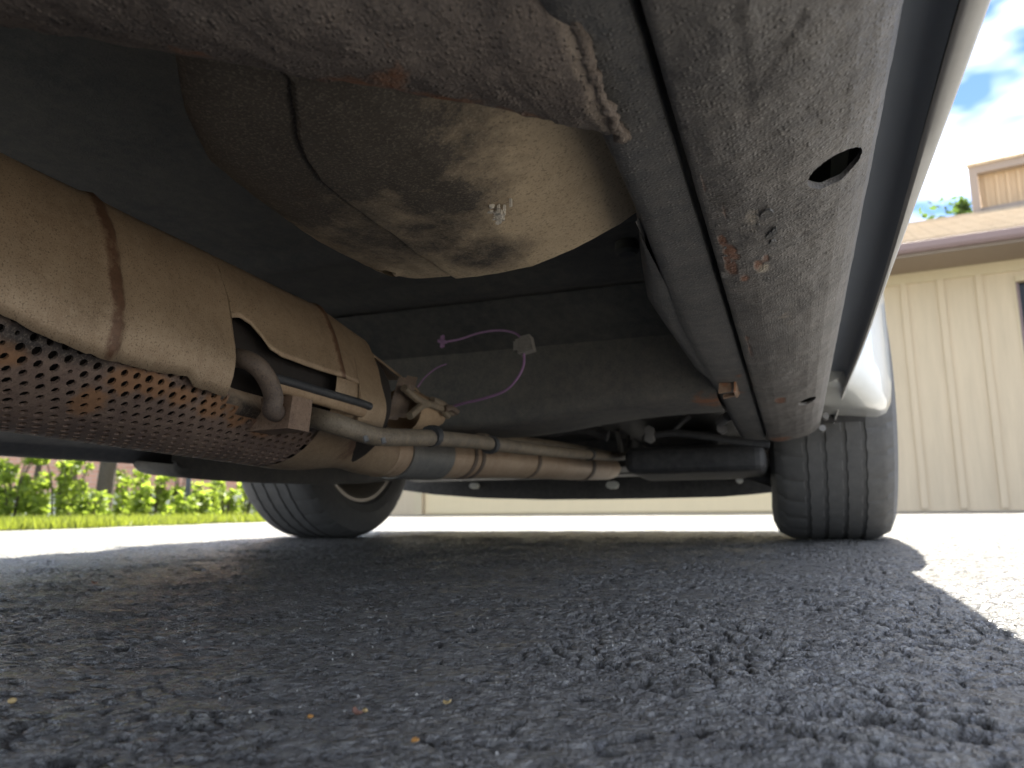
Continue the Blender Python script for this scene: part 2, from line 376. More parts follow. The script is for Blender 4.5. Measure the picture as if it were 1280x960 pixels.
def ground_height(x, y):
    x = np.asarray(x, float); y = np.asarray(y, float)
    wx = x + 0.006 * (vnoise(x, y, 0.013, 5) - .5); wy = y + 0.006 * (vnoise(x, y, 0.013, 6) - .5)
    f1, f2, idv, tl = worley(wx, wy, 0.0155, 11)
    g1, g2, idg, tg = worley(wx, wy, 0.0072, 31)
    stone = np.clip(.5 * idv + 1.1 * tl + .25, 0, 1)
    small = np.clip(.5 * idg + 1.1 * tg + .25, 0, 1)
    cover = vnoise(x, y, 0.11, 41) * 0.6 + vnoise(x, y, 0.045, 42) * 0.4          # where tar still fills the gaps
    worn = np.clip((cover - 0.30) * 3 + np.clip((x + 0.16) * 2.0, -0.55, 0.4), 0.22, 1)
    crev = np.clip(1 - (f2 - f1) * 5.5, 0, 1) * np.clip(vnoise(x, y, 0.024, 43) * 1.9 - .45, 0, 1)
    crev2 = np.clip(1 - (g2 - g1) * 4.0, 0, 1) * np.clip(vnoise(x, y, 0.013, 44) * 1.8 - .3, 0, 1)
    h = (stone * 0.0021 + small * 0.0011 - crev * 0.0042 - crev2 * 0.0015) * worn + .0016
    h += 0.0030 * (vnoise(x, y, 0.05, 51) - .5) + 0.0014 * (vnoise(x, y, 0.02, 52) - .5) + 0.0006 * (vnoise(x, y, 0.0045, 53) - .5)
    pit = np.clip((vnoise(x * 1.0, y * 1.5, 0.014, 61) * 0.5 + vnoise(x, y, 0.006, 62) * 0.35 + vnoise(x, y, 0.09, 63) * 0.15 - 0.655) * 8, 0, 1)
    h -= pit * 0.0062
    d = np.hypot(x, y); fade = np.clip(1.25 - d / 6.0, 0, 1)
    return (h - 0.0028) * fade, stone * worn, np.maximum(pit, crev * worn * .9)
def spaced(a, b, step): return list(np.arange(a, b, step))
def growing(start, end, step, g):
    out = []; x = start
    while x < end: out.append(x); step *= g; x += step
    out.append(end); return out
xs = sorted(set(np.round([-q for q in growing(1.45, 160, 0.004, 1.085)] + spaced(-1.448, -0.32, 0.0032) + spaced(-0.32, 0.13, 0.0015) + spaced(0.13, 0.62, 0.0032) + growing(0.62, 160, 0.004, 1.085), 5)))
ys = sorted(set(np.round([-q for q in growing(-0.13, 160, 0.006, 1.16)] + spaced(0.132, 0.5, 0.0016) + spaced(0.5, 1.0, 0.0026) + spaced(1.0, 2.0, 0.0055) + growing(2.0, 220, 0.007, 1.07), 5)))
xa, ya = np.array(xs), np.array(ys)
GX, GY = np.meshgrid(xa, ya); GZ, GS, GP = ground_height(GX, GY)
nx, ny = len(xa), len(ya)
gm = bpy.data.meshes.new('driveway')
idx = np.arange(nx * ny).reshape(ny, nx)
quads = np.stack([idx[:-1, :-1], idx[:-1, 1:], idx[1:, 1:], idx[1:, :-1]], -1).reshape(-1)
gm.vertices.add(nx * ny); gm.vertices.foreach_set('co', np.stack([GX, GY, GZ], -1).astype(np.float32).reshape(-1))
nq = len(quads) // 4
gm.loops.add(len(quads)); gm.loops.foreach_set('vertex_index', quads.astype(np.int32))
gm.polygons.add(nq); gm.polygons.foreach_set('loop_start', np.arange(0, nq * 4, 4, dtype=np.int32))
gm.polygons.foreach_set('use_smooth', np.ones(nq, bool))
gm.update(calc_edges=True)
gp_ = gm.attributes.new('pit', 'FLOAT', 'POINT'); gp_.data.foreach_set('value', GP.astype(np.float32).reshape(-1))
ga = gm.attributes.new('stone', 'FLOAT', 'POINT'); ga.data.foreach_set('value', GS.astype(np.float32).reshape(-1))
driveway = link('driveway', gm, M['asphalt']); tag(driveway, 'weathered dark asphalt driveway, coarse and pitted under the car', kind='structure')

# ------------------------------------------------------------------ the car
ROOT = Vector((-0.63, 0.9, 0.0))
car = empty('parked_car', ROOT, CAR_R.to_euler())
tag(car, 'parked white car seen from underneath, rusty exhaust and dark sill above the driveway', 'car')
OFF = CAR_R.transposed() @ (ROOT - CAM_P)
def part(name, mb, m, parent=None, smooth=True, auto=40, label=None):
    me = mb.mesh(name, OFF)
    o = link(name, me, m, parent or car, smooth, auto)
    o['_off'] = tuple(OFF)
    if label: o['label'] = label
    return o

ZS = 0.19                                    # underside of the sill over the camera
# --- sill (rocker panel), swept along the car, with its drain holes
sill_prof = [(-.0535, .200), (-.0535, .191), (-.050, .1888), (-.036, .1872), (-.02, .187), (-.004, .1885), (.010, .191), (.022, .1945), (.032, .199), (.040, .205), (.0458, .212), (.0492, .2205), (.0508, .231), (.0512, .245), (.0512, .30)]
sill_prof = [(x * (1.16 if x > 0 else .74), z) for x, z in sill_prof]
fine_prof = []
for (a, b) in zip(sill_prof, sill_prof[1:]):
    n = max(1, int(math.hypot(a[0] - b[0], a[1] - b[1]) / (0.0012 if a[0] > .01 and a[1] < .24 else 0.0022)))
    fine_prof += [(a[0] + (b[0] - a[0]) * i / n, a[1] + (b[1] - a[1]) * i / n) for i in range(n)]
fine_prof.append(sill_prof[-1])
y_end = P(985, 552, Z=ZS).y
sy = list(np.arange(-0.5, 0.10, 0.03)) + list(np.arange(0.10, 0.36, 0.0016)) + list(np.arange(0.36, 0.50, 0.0013)) + list(np.arange(0.50, 0.62, 0.003)) + list(np.arange(0.62, y_end, 0.008)) + [y_end]
def drain(px, py, w, hgt, ang):
    c = P(px, py, Z=0.196); return c
h1 = P(1049, 193, Z=0.2075); h2 = P(1009, 500, Z=0.197)
HOLES = [(h1.x - .003, h1.y - .002, 0.0142, 0.0175), (h2.x, h2.y, 0.012, 0.026)]
SCR = [(P(a, b, Z=.1875).xy.to_3d(), P(c_, d_, Z=.1875).xy.to_3d(), hh) for a, b, c_, d_, hh in ((922, 5, 934, 110, .0006), (934, 110, 928, 160, .0006), (1004, 30, 948, 112, .0006), (1012, 34, 956, 116, -.0005), (932, 8, 944, 110, -.0005), (880, 90, 920, 70, .0006))]
rows = []; inside = []
for i, y in enumerate(sy):
    r = []
    e = max(0, (y - (y_end - 0.035)) / 0.035)
    for j, (x, z) in enumerate(fine_prof):
        dz = 0.0013 * noise.noise(Vector((x * 38, y * 30, 1.3))) + 0.0006 * noise.noise(Vector((x * 130, y * 120, 4.0)))
        if z < .21 and y < .6:
            for A_, B_, hh in SCR:
                t_ = max(0, min(1, ((x - A_.x) * (B_.x - A_.x) + (y - A_.y) * (B_.y - A_.y)) / ((B_ - A_).length_squared + 1e-9)))
                dd = math.hypot(x - A_.x - (B_.x - A_.x) * t_, y - A_.y - (B_.y - A_.y) * t_)
                dz += hh * math.exp(-(dd / .0022) ** 2)
            dz += .0010 * max(0, noise.noise(Vector((x * 210, y * 190, 7))) - .15) * (1 if y < .75 else 0)
        if z > 0.24: dz = 0
        zz = z + dz + (0.030 * (1 - sqrt(max(0, 1 - e * e))) if z < 0.26 else 0)
        xx = x * 1.0 - (0.012 * e * e if x > 0.02 else 0)
        r.append(Vector((xx, y, zz)))
    rows.append(r)
def in_hole(p, grow=1.0):
    for hx, hy, rx, ry in HOLES:
        if ((p.x - hx) / rx) ** 2 + ((p.y - hy) / ry) ** 2 < grow: return (hx, hy, rx, ry)
    return None
removed = set()
for i in range(len(rows) - 1):
    for j in range(len(rows[0]) - 1):
        c = (rows[i][j] + rows[i + 1][j + 1]) * 0.5
        if c.z < 0.24 and in_hole(c): removed.add((i, j))
rim_edges = []
for (i, j) in removed:
    for (a, b, nb) in (((i, j), (i, j + 1), (i - 1, j)), ((i + 1, j), (i + 1, j + 1), (i + 1, j)), ((i, j), (i + 1, j), (i, j - 1)), ((i, j + 1), (i + 1, j + 1), (i, j + 1))):
        if nb not in removed: rim_edges.append((a, b, (i, j)))
for vtx in {v for a, b, _ in rim_edges for v in (a, b)}:          # pull the rim onto the true oval
    p = rows[vtx[0]][vtx[1]]
    hx, hy, rx, ry = min(HOLES, key=lambda h: (p.x - h[0]) ** 2 + (p.y - h[1]) ** 2)
    k = sqrt(((p.x - hx) / rx) ** 2 + ((p.y - hy) / ry) ** 2); 
    if k > 1e-6: rows[vtx[0]][vtx[1]] = Vector((hx + (p.x - hx) / k, hy + (p.y - hy) / k, p.z))
mb = MB().grid(rows, lambda i, j: (i, j) in removed)
for a, b, _ in rim_edges:
    pa, pb = rows[a[0]][a[1]], rows[b[0]][b[1]]; u = Vector((0, 0, 0.004))
    mb.add([pa, pb, pb + u, pa + u], [(0, 1, 2, 3)])
ne = len(rows[-1]); o0 = len(mb.v); mb.v += [tuple(p) for p in rows[-1]] + [(-.0396, y_end, .30)]; mb.f.append(tuple(range(o0, o0 + ne + 1)))
sill = part('rocker_panel', mb, M['rocker'], auto=60)
def on_sill(px, py, z=0.1885): return P(px, py, Z=z)
attribute(sill, 'rust', [(on_sill(903, 300), (.004, .012, .03), .95), (on_sill(918, 318), (.005, .010, .03), .9), (on_sill(907, 318), (.003, .03, .03), .85), (on_sill(958, 322), (.003, .014, .03), .85), (on_sill(912, 310), (.006, .013, .03), 1.0), (on_sill(914, 333), (.006, .02, .03), .95), (on_sill(948, 330), (.005, .018, .03), .9), (on_sill(975, 500), (.012, .03, .03), .9),
                         (on_sill(975, 548), (.03, .05, .04), .9), (on_sill(930, 345), (.006, .012, .03), .7), (on_sill(838, 40), (.003, .003, .03), .6), (on_sill(905, 260), (.004, .03, .03), .6), (on_sill(936, 430), (.004, .12, .03), .62), (on_sill(880, 230), (.003, .03, .03), .5), (on_sill(862, 210), (.003, .008, .03), .6), (on_sill(968, 390), (.01, .03, .03), .45)])
attribute(sill, 'crust', [(on_sill(955, 335), (.009, .02, .03), .72), (on_sill(985, 400), (.02, .06, .03), .5), (on_sill(938, 270), (.012, .03, .03), .55), (on_sill(1000, 90), (.02, .02, .03), .4)])
attribute(sill, 'soot_shade', [(on_sill(905, 250), (.012, .022, .03), .62), (on_sill(880, 120), (.01, .02, .03), .5), (on_sill(990, 60), (.02, .01, .03), .45)])
# flaking underseal: raised chips by the rust patch
mb = MB()
for q in range(26):
    a = random.random(); c = on_sill(896 + 75 * random.random(), 262 + 90 * random.random(), 0.1872)
    r = 0.0012 + 0.0028 * random.random(); n = 6
    ring = [c + Vector((cos(t) * r * random.uniform(.6, 1.2), sin(t) * r * 1.8 * random.uniform(.6, 1.2), random.uniform(0, .0006))) for t in np.linspace(0, 2 * pi, n, endpoint=False)]
    o = mb.add(ring + [p + Vector((0, 0, .0025)) for p in ring], [tuple(range(n))[::-1]] + [(k, (k + 1) % n, n + (k + 1) % n, n + k) for k in range(n)])
fl = part('flaking_underseal', mb, M['rail'], smooth=False); fl['kind'] = 'stuff'

# --- inner rail beside the sill
mb = MB(); rail_prof = [(-.0435, .245), (-.0435, .199), (-.0450, .1955), (-.052, .1945), (-.064, .1945), (-.080, .195), (-.0875, .197), (-.0905, .201), (-.0910, .30)]
rrows = []
for y in list(np.arange(-0.5, y_end - 0.02, 0.012)) + [y_end - 0.012]:
    w = -0.012 * smooth01(0.75, 0.35, y)
    rrows.append([Vector((x - (w if x < -.07 else w * .4 if x < -.06 else 0), y, z + 0.0012 * noise.noise(Vector((x * 40, y * 22, 8))))) for x, z in rail_prof])
mb.grid(rrows); o0 = len(mb.v); mb.v += [tuple(p) for p in rrows[-1]]; mb.f.append(tuple(range(o0, o0 + len(rail_prof))))
rail = part('inner_rail', mb, M['rail'], auto=50)
attribute(rail, 'rust', [(P(925, 490, Z=.195), (.012, .03, .03), .8), (P(925, 470, Z=.195), (.008, .02, .03), .7)])
# gusset with a rolled edge, inboard of the rail
mb = MB(); gp = [(795, 268), (801, 312), (804, 345), (810, 378), (828, 405), (850, 436), (868, 462), (884, 474)]
outer = [P(x, y, Z=.205) for x, y in gp]; rowsg = []
for p in outer:
    xi = -0.084
    rowsg.append([Vector((xi, p.y, .199)), Vector(((xi + p.x) / 2, p.y, .2)), Vector((p.x + .004, p.y, .2035)), Vector((p.x, p.y, .209)), Vector((p.x - .001, p.y, .22)), Vector((p.x - .001, p.y, .31))])
mb.grid(rowsg); part('rail_gusset', mb, M['rail'], auto=60)

# --- skirt outside the sill: recess plate, lip and the door bottom
mb = MB()
rs = []
for y in list(np.arange(-0.5, 1.50, 0.05)):
    t = .007 * smooth01(.3, .8, y)
    rs.append([Vector((.0595, y, .272)), Vector((.072, y, .271)), Vector((.083 + t, y, .268)), Vector((.0868 + t, y, .260)), Vector((.0873 + t, y, .246))])
mb.grid(rs); part('skirt_recess', mb, M['recess'], auto=70)
mb = MB(); rs = []
y_lip = P(1037, 546, X=.088).y
for y in list(np.arange(-0.5, y_lip - .03, 0.05)) + [y_lip - .03, y_lip - .012, y_lip]:
    t = .007 * smooth01(.3, .8, y); e = .02 * smooth01(y_lip - .03, y_lip, y); q = .006 * smooth01(.9, 1.45, y)
    rs.append([Vector((.0875 + t * .8 - q, y, .2445 + e)), Vector((.0880 + t * .8 - q, y, .2402 + e)), Vector((.0895 + t * .6 - q, y, .2388 + e)), Vector((.0972 - t * .25 - q, y, .2388 + e)), Vector((.0992 - t * .38 - q, y, .2402 + e)), Vector((.0998 - t * .38 - q, y, .2435 + e)), Vector((.1003 - t * .25 - q, y, .262)), Vector((.1030 - q * .5, y, .292)), Vector((.112, y, .33)), Vector((.125, y, .40)), Vector((.137, y, .52)), Vector((.137, y, .62))])
mb.grid(rs); part('door_sill_skirt', mb, M['lip'], auto=50)
# screws in the skirt's end
mb = MB()
for px, py in ((1032, 520), (1028, 535)):
    c = P(px, py, Y=1.47); mb.tube([c + Vector((0, -.004, 0)), c + Vector((0, .02, 0))], .006, 8)
part('skirt_screw', mb, M['bolt'])

# --- near cross tube, crusted, welded to the rail
PHI = radians(37); RT = 0.060
TA = Vector((cos(PHI), sin(PHI), 0)); TN = Vector((-sin(PHI), cos(PHI), 0)); TZ = Vector((0, 0, 1))
TW0 = Vector((-.070, .350, .19)); TC = TW0 - TN * TW0.dot(TN) + TN * .272; TC.z = .2485          # axis point abreast of the weld
XW = -0.064
S0 = (XW - TC.x) / cos(PHI)
def tring(s_, a, r):
    s_ = s_ + S0 + math.tan(PHI) * r * cos(a)
    return TC + TA * s_ + TN * (cos(a) * r) + TZ * (sin(a) * r)
mb = MB(); seg = 84
tss = list(np.arange(-1.0, -.5, .03)) + list(np.arange(-.5, -.05, .0042)) + list(np.arange(-.05, .0, .003)) + [0.0]
rr = []
for x in tss:
    ring = []
    for k in range(seg + 1):
        a = 2 * pi * k / seg
        n = noise.noise(Vector((x * 55, cos(a) * 3.6, sin(a) * 3.6))) * 0.0012 + noise.noise(Vector((x * 200, cos(a) * 13, sin(a) * 13))) * 0.0008 + noise.noise(Vector((x * 420, cos(a) * 27, sin(a) * 27))) * 0.0006 + max(0, noise.noise(Vector((x * 150 + 9, cos(a) * 10, sin(a) * 10))) - .25) * 0.004
        r = RT + n + .003 * smooth01(-.07, -.01, x) * max(0, cos(a - 5.0)) - .012 * math.exp(-((x + .085) / .035) ** 2) * math.exp(-((a - 3.75) / .42) ** 2)
        ring.append(tring(x, a, r))
    rr.append(ring)
mb.grid(rr); tube = part('cross_tube', mb, M['cross'], auto=180)
attribute(tube, 'rust', [(tring(q, 5.16 + .05 * sin(q * 60), RT), (.035 + .02 * sin(q * 37), .020, .011), w_) for q, w_ in ((-.05, .55), (-.09, .45), (-.13, .5), (-.20, .6), (-.25, .45), (-.31, .5), (-.36, .45))])
attribute(tube, 'crust', [(tring(-.004 + .004 * noise.noise(Vector((q * 6, 1, 1))), q, RT), .011 + .005 * noise.noise(Vector((q * 5, 3, 1))), .95) for q in np.linspace(3.4, 5.3, 24)])
mb = MB(); pts = []; rad = []
for a in np.linspace(3.2, 5.3, 90):
    pts.append(tring(-.002 + .003 * noise.noise(Vector((a * 4.5, 0, 0))) + .001 * noise.noise(Vector((a * 17, 3, 0))), a, RT - .001 + .003 * max(0, cos(a - 5.0)) + .001)); rad.append(max(.0012, .0026 + .0030 * noise.noise(Vector((a * 4.5, 5, 1))) + .0016 * noise.noise(Vector((a * 19, 1, 1)))))
mb.tube(pts, rad, 12, True, lambda i, k: 1 + .35 * noise.noise(Vector((i * .7, k * 1.3, 3))))
part('weld_bead', mb, M['weld'], auto=180)

# --- fuel tank shield: pressed sheet with a lap seam, drain hole and a lit right flank
YF = 0.500
prof = [(P(px, py, Y=YF).x, P(px, py, Y=YF).z) for px, py in ((462, 352), (520, 351.5), (575, 348), (622, 342), (665, 333), (700, 318), (738, 300), (775, 280), (806, 258))]
x0 = prof[0][0]
prof = [(x0 - .03, prof[0][1] + .001)] + prof + [(prof[-1][0] + .02, prof[-1][1] + .035), (prof[-1][0] + .03, .36)]
cxs = []
for a, b in zip(prof, prof[1:]):
    n = max(1, int(math.hypot(a[0] - b[0], a[1] - b[1]) / (.0009 if -.275 < a[0] < -.19 else .004))); cxs += [(a[0] + (b[0] - a[0]) * i / n, a[1] + (b[1] - a[1]) * i / n) for i in range(n)]
cxs.append(prof[-1])
seam_x = P(575, 347, Y=YF).x
seam_line = sorted((P(x, y, Z=.203).y, P(x, y, Z=.203).x) for x, y in ((575, 346), (520, 310), (470, 272), (430, 243), (400, 216), (383, 190), (375, 165), (369, 130), (365, 98)))
lft = [P(x, y, Z=.2) for x, y in ((456, 350), (392, 320), (314, 270), (258, 224), (228, 165), (215, 95))]
def tank_left(y): return lerp_table(sorted([(p.y, p.x) for p in lft]), y)
def tank_far(x): return YF
hole = P(483, 342, Z=P(520, 351, Y=YF).z + .002)
tank_rows = []; nY = 96
for (x_, z) in cxs:
    x = x_
    yf = tank_far(x); y0 = 0.19; r = []
    for i in range(nY + 1):
        x = x_; y = y0 + (yf - y0) * (i / nY)
        front = .35 * max(0, .33 - y) ** 2
        xl = tank_left(y) + .012 * smooth01(YF - .02, YF, y); el = max(0, 1 - max(0, x - xl) / .03)
        left = .007 * (1 - sqrt(max(0, 1 - el * el)))
        edge_r = 0
        xo, x = x, max(x, xl)
        bumpz = .0012 * noise.noise(Vector((x * 18, y * 18, 2))) + .0004 * noise.noise(Vector((x * 90, y * 90, 6)))
        sx_ = lerp_table(seam_line, y) + .0015 * noise.noise(Vector((y * 40, 0, 3)))
        step = (.0022 if x < sx_ else 0) + .0030 * math.exp(-((x - sx_ + .0016) / .0014) ** 2)
        r.append(Vector((x, y, z + front + left + edge_r + bumpz + step)))
    x = max(x, tank_left(YF))
    r += [Vector((x, yf + .0012, r[-1].z + .0015)), Vector((x, yf + .001, r[-1].z + .05)), Vector((x, yf - .01, max(.37, r[-1].z + .06)))]
    tank_rows.append(r)
trem = set()
for i in range(len(tank_rows) - 1):
    for j in range(nY):
        c = (tank_rows[i][j] + tank_rows[i + 1][j + 1]) * .5
        if ((c.x - hole.x) / .0065) ** 2 + ((c.y - hole.y) / .0075) ** 2 < 1: trem.add((i, j))
for i in range(len(tank_rows)):
    for j in range(nY):
        p = tank_rows[i][j]; d = math.hypot((p.x - hole.x) / .0065, (p.y - hole.y) / .0075)
        if d < 1.7: p.z -= .003 * (1 - abs(d - 1.1) / .7) if abs(d - 1.1) < .7 else 0
mb = MB().grid(tank_rows, lambda i, j: (i, j) in trem)
tank = part('tank_shield', mb, M['tank'], auto=35)
def on_tank(px, py): return P(px, py, Z=.203)
attribute(tank, 'soot_shade', [(on_tank(300, 150), (.16, .18, .2), 1.0), (on_tank(420, 150), (.10, .12, .2), 1.0), (on_tank(480, 190), (.05, .08, .1), 1.0), (on_tank(350, 260), (.10, .10, .1), .8), (on_tank(550, 245), (.06, .08, .1), .78), (on_tank(470, 300), (.08, .10, .1), .72), (on_tank(600, 312), (.055, .05, .1), .74), (on_tank(540, 290), (.05, .08, .08), .7), (on_tank(470, 120), (.03, .06, .2), 1.0), (on_tank(640, 270), (.03, .03, .1), .3)])  # dark mottled soot, with the left side's shade painted in as well
attribute(tank, 'rust', [(on_tank(425, 312), (.01, .01, .1), .6), (on_tank(475, 325), (.012, .008, .1), .6), (on_tank(385, 240), (.02, .02, .1), .5)])
attribute(tank, 'crust', [])
# chalky crust patch on the shield and the sealed lap seam
c = P(622, 269, Y=.47); mb = MB()
cr = []
for q in range(30):
    px, py = random.gauss(623, 5.5), random.gauss(270, 8); a = on_tank(px, py); hit = min((p for r in tank_rows for p in r[::3]), key=lambda p: (p.x - a.x) ** 2 + (p.y - a.y) ** 2) if q == 0 else None
    cr.append((px, py))
zt = min((p for r in tank_rows for p in r), key=lambda p: (Vector((p.x, p.y, 0)) - Vector((on_tank(623, 269).x, on_tank(623, 269).y, 0))).length).z
for px, py in cr:
    a = P(px, py, Z=zt); r = random.uniform(.0008, .0024)
    n = 6; ring = [a + Vector((cos(t) * r * random.uniform(.5, 1.3), sin(t) * r * random.uniform(.5, 1.3), -random.uniform(.0006, .0022))) for t in np.linspace(0, 2 * pi, n, endpoint=False)]
    mb.add(ring + [p + Vector((0, 0, .005)) for p in ring], [tuple(range(n))] + [(k, n + k, n + (k + 1) % n, (k + 1) % n) for k in range(n)])
M['chalk'] = plain('chalky_crust', (0.62, 0.56, 0.47), 0.9, scale=300, var=0.3, bump=.001)
ck = part('chalky_crust', mb, M['chalk'], smooth=False); ck['kind'] = 'stuff'

# --- floor pan with pressed ribs and a raised step
mb = MB(); fr = []
for y in list(np.arange(-1.2, 2.62, .02)):
    r = []
    for x in list(np.arange(-1.36, .052, .03)) + [.052]:
        rib = .010 * max(0, sin(y * 2 * pi / .17)) ** 3 * smooth01(.55, .75, y) * (1 - smooth01(1.0, 1.1, y))
        z = .335 - rib - .05 * smooth01(1.2, 1.7, y)
        r.append(Vector((x, y, z)))
    fr.append(r)
mb.grid(fr); part('floor_pan', mb, M['floor'], auto=60)
# inclined toe panel behind the second beam
mb = MB(); mb.grid([[Vector((x, .93, .330)), Vector((x, .95, .322)), Vector((x, 1.03, .275)), Vector((x, 1.05, .262)), Vector((x, 1.09, .262))] for x in np.arange(-1.3, -.09, .05)])
part('toe_panel', mb, M['floor'], auto=60)

for x_, y_, r_ in ((-.22, .66, .018), (-.16, .80, .014), (-.42, .62, .020), (-.70, .50, .018)):
    c = Vector((x_, y_, .334)); part('rubber_plug', MB().tube([c, c - Vector((0, 0, .010)), c - Vector((0, 0, .014))], [r_, r_, r_ * .7], 18), M['black'])
# --- second cross beam (box section) and its rusty bracket
mb = MB(); rb = []
for x in np.linspace(-1.05, -.088, 70):
    sag = .024 * smooth01(-.10, -.42, x) + .004 * noise.noise(Vector((x * 6, 0, 5)))
    zb = .1905 - sag
    rb.append([Vector((x, 1.02, .300)), Vector((x, 1.015, zb + .03)), Vector((x, 1.018, zb + .010)), Vector((x, 1.026, zb + .002)), Vector((x, 1.05, zb)), Vector((x, 1.12, zb - .001)), Vector((x, 1.155, zb + .001)), Vector((x, 1.165, zb + .012)), Vector((x, 1.165, .30))])
mb.grid(rb); beam = part('cross_beam', mb, M['beam'], auto=50)
attribute(beam, 'rust', [((-.10, 1.06, .19), (.04, .06, .05), .8), ((-.35, 1.03, .17), (.12, .02, .01), .4)])
mb = MB(); c = P(918, 486, Z=.189)
mb.obox(c + Vector((-.010, -.012, .003)), (.008, .001, .001), (0, .0015, .001), (.001, 0, .009)); mb.obox(c + Vector((.002, .004, .001)), (.0012, .001, .0005), (0, .022, 0), (.0008, 0, .008)); mb.obox(c + Vector((-.006, .026, -.003)), (.010, .001, .002), (0, .005, 0), (0, 0, .0022)); mb.obox(c + Vector((-.002, -.002, .010)), (.003, 0, .002), (0, .006, 0), (0, 0, .003))
part('beam_bracket', mb, M['rustplate'], smooth=False)

# --- exhaust: heat shield over a perforated can, running along the car
EX, EZ, ER = -0.50, 0.154, 0.0885
def cyl_hit(px, py, r=ER):
    d = CAR_R.transposed() @ ray(px, py)
    a = d.x ** 2 + d.z ** 2; b = -2 * (d.x * EX + d.z * EZ); c = EX ** 2 + EZ ** 2 - r * r
    D = b * b - 4 * a * c
    t = (-b - sqrt(D)) / (2 * a) if D > 0 else -b / (2 * a)
    p = d * t; return p.y, atan2(p.z - EZ, p.x - EX)
def cyl(y, th, r): return Vector((EX + r * cos(th), y, EZ + r * sin(th)))
low = [cyl_hit(x, y) for x, y in ((0, 392), (40, 414), (100, 439), (160, 456), (190, 464), (232, 470), (240, 481), (262, 489), (285, 498), (293, 498))]
low = [(low[0][0] - .35, low[0][1] + .05)] + low
ycut = cyl_hit(294, 450)[0]
cut = [(ycut + .0006, cyl_hit(293, 398)[1])] + [cyl_hit(x, y) for x, y in ((298, 393), (308, 393), (322, 402), (334, 418), (343, 436), (356, 446), (400, 462), (440, 474), (455, 478))]
cut = [(max(a, ycut + .0006), b) for a, b in cut]; cut.sort()
y2 = cyl_hit(457, 500)[0]
tail = [(y2 + .0006, cyl_hit(452, 532)[1]), (cyl_hit(490, 545)[0], cyl_hit(490, 545)[1]), (cyl_hit(493, 490)[0] + .004, cyl_hit(492, 545)[1])]
y3 = tail[-1][0]
def shield_low(y):
    if y <= ycut: return lerp_table(sorted(low), y) + .016 * noise.noise(Vector((y * 70, 2, 2))) + .010 * noise.noise(Vector((y * 210, 5, 2)))
    if y <= y2: return lerp_table(cut, y)
    return lerp_table(tail, y)
ysh = sorted(set(list(np.arange(low[0][0], ycut, .004)) + [ycut - .0001, ycut, ycut + .0006] + list(np.arange(ycut + .001, y2, .0025)) + [y2, y2 + .0006] + list(np.arange(y2 + .002, y3, .006)) + [y3] + [a for a, b in cut] + [a for a, b in low[1:]]))
TOP = 2.7; rs = []
ribs = [cyl_hit(150, 330)[0], cyl_hit(425, 430)[0]]
def sh_r(y):
    return ER + .0012 + sum(.0028 * math.exp(-((y - q) / .0055) ** 2) for q in ribs) - .012 * smooth01(y3 - .12, y3 + .02, y)
for y in ysh:
    lo = shield_low(y); r = sh_r(y)
    ths = [lo + (TOP - lo) * k / 34 for k in range(35)]
    rs.append([cyl(y, th, r - .0085 * math.exp(-((th - .30) / .40) ** 2) + .0055 * math.exp(-((th - 1.02) / .16) ** 2) + .0014 * noise.noise(Vector((y * 14, th * 2.2, 1)))) for th in ths])
mb = MB().grid(rs)
shield = part('heat_shield', mb, M['shield'], auto=60)
sm = shield.modifiers.new('thickness', 'SOLIDIFY'); sm.thickness = .0013; sm.offset = -1
n_v = len(shield.data.vertices); base = np.zeros(n_v, np.float32)
attribute(shield, 'rust', [(cyl(ribs[0], t, ER), (.2, .009, .02), .8) for t in np.linspace(-.3, 1.4, 12)] + [(cyl(ribs[1], t, ER), (.2, .008, .02), .85) for t in np.linspace(-.2, 1.6, 12)])
attribute(shield, 'soot_shade', [(cyl(ycut - .16, 1.5, ER), (.06, .3, .03), .2)])
attribute(shield, 'crust', [(cyl(*cyl_hit(195, 458), ER), (.02, .008, .02), .35)])
# rear section of the shield, smaller and flattened over the clamp
y4 = cyl_hit(548, 500)[0] + .03
mb = MB(); rs = []
for y in np.linspace(y3 - .004, y4, 14):
    t = (y - y3) / (y4 - y3); r = ER - .012 - .020 * t; lo = .75 - .1 * t
    rs.append([cyl(y, lo + (TOP - lo) * k / 16, r) for k in range(17)])
mb.grid(rs); o2 = part('heat_shield_tail', mb, M['shield']); o2.modifiers.new('thickness', 'SOLIDIFY').thickness = .0014
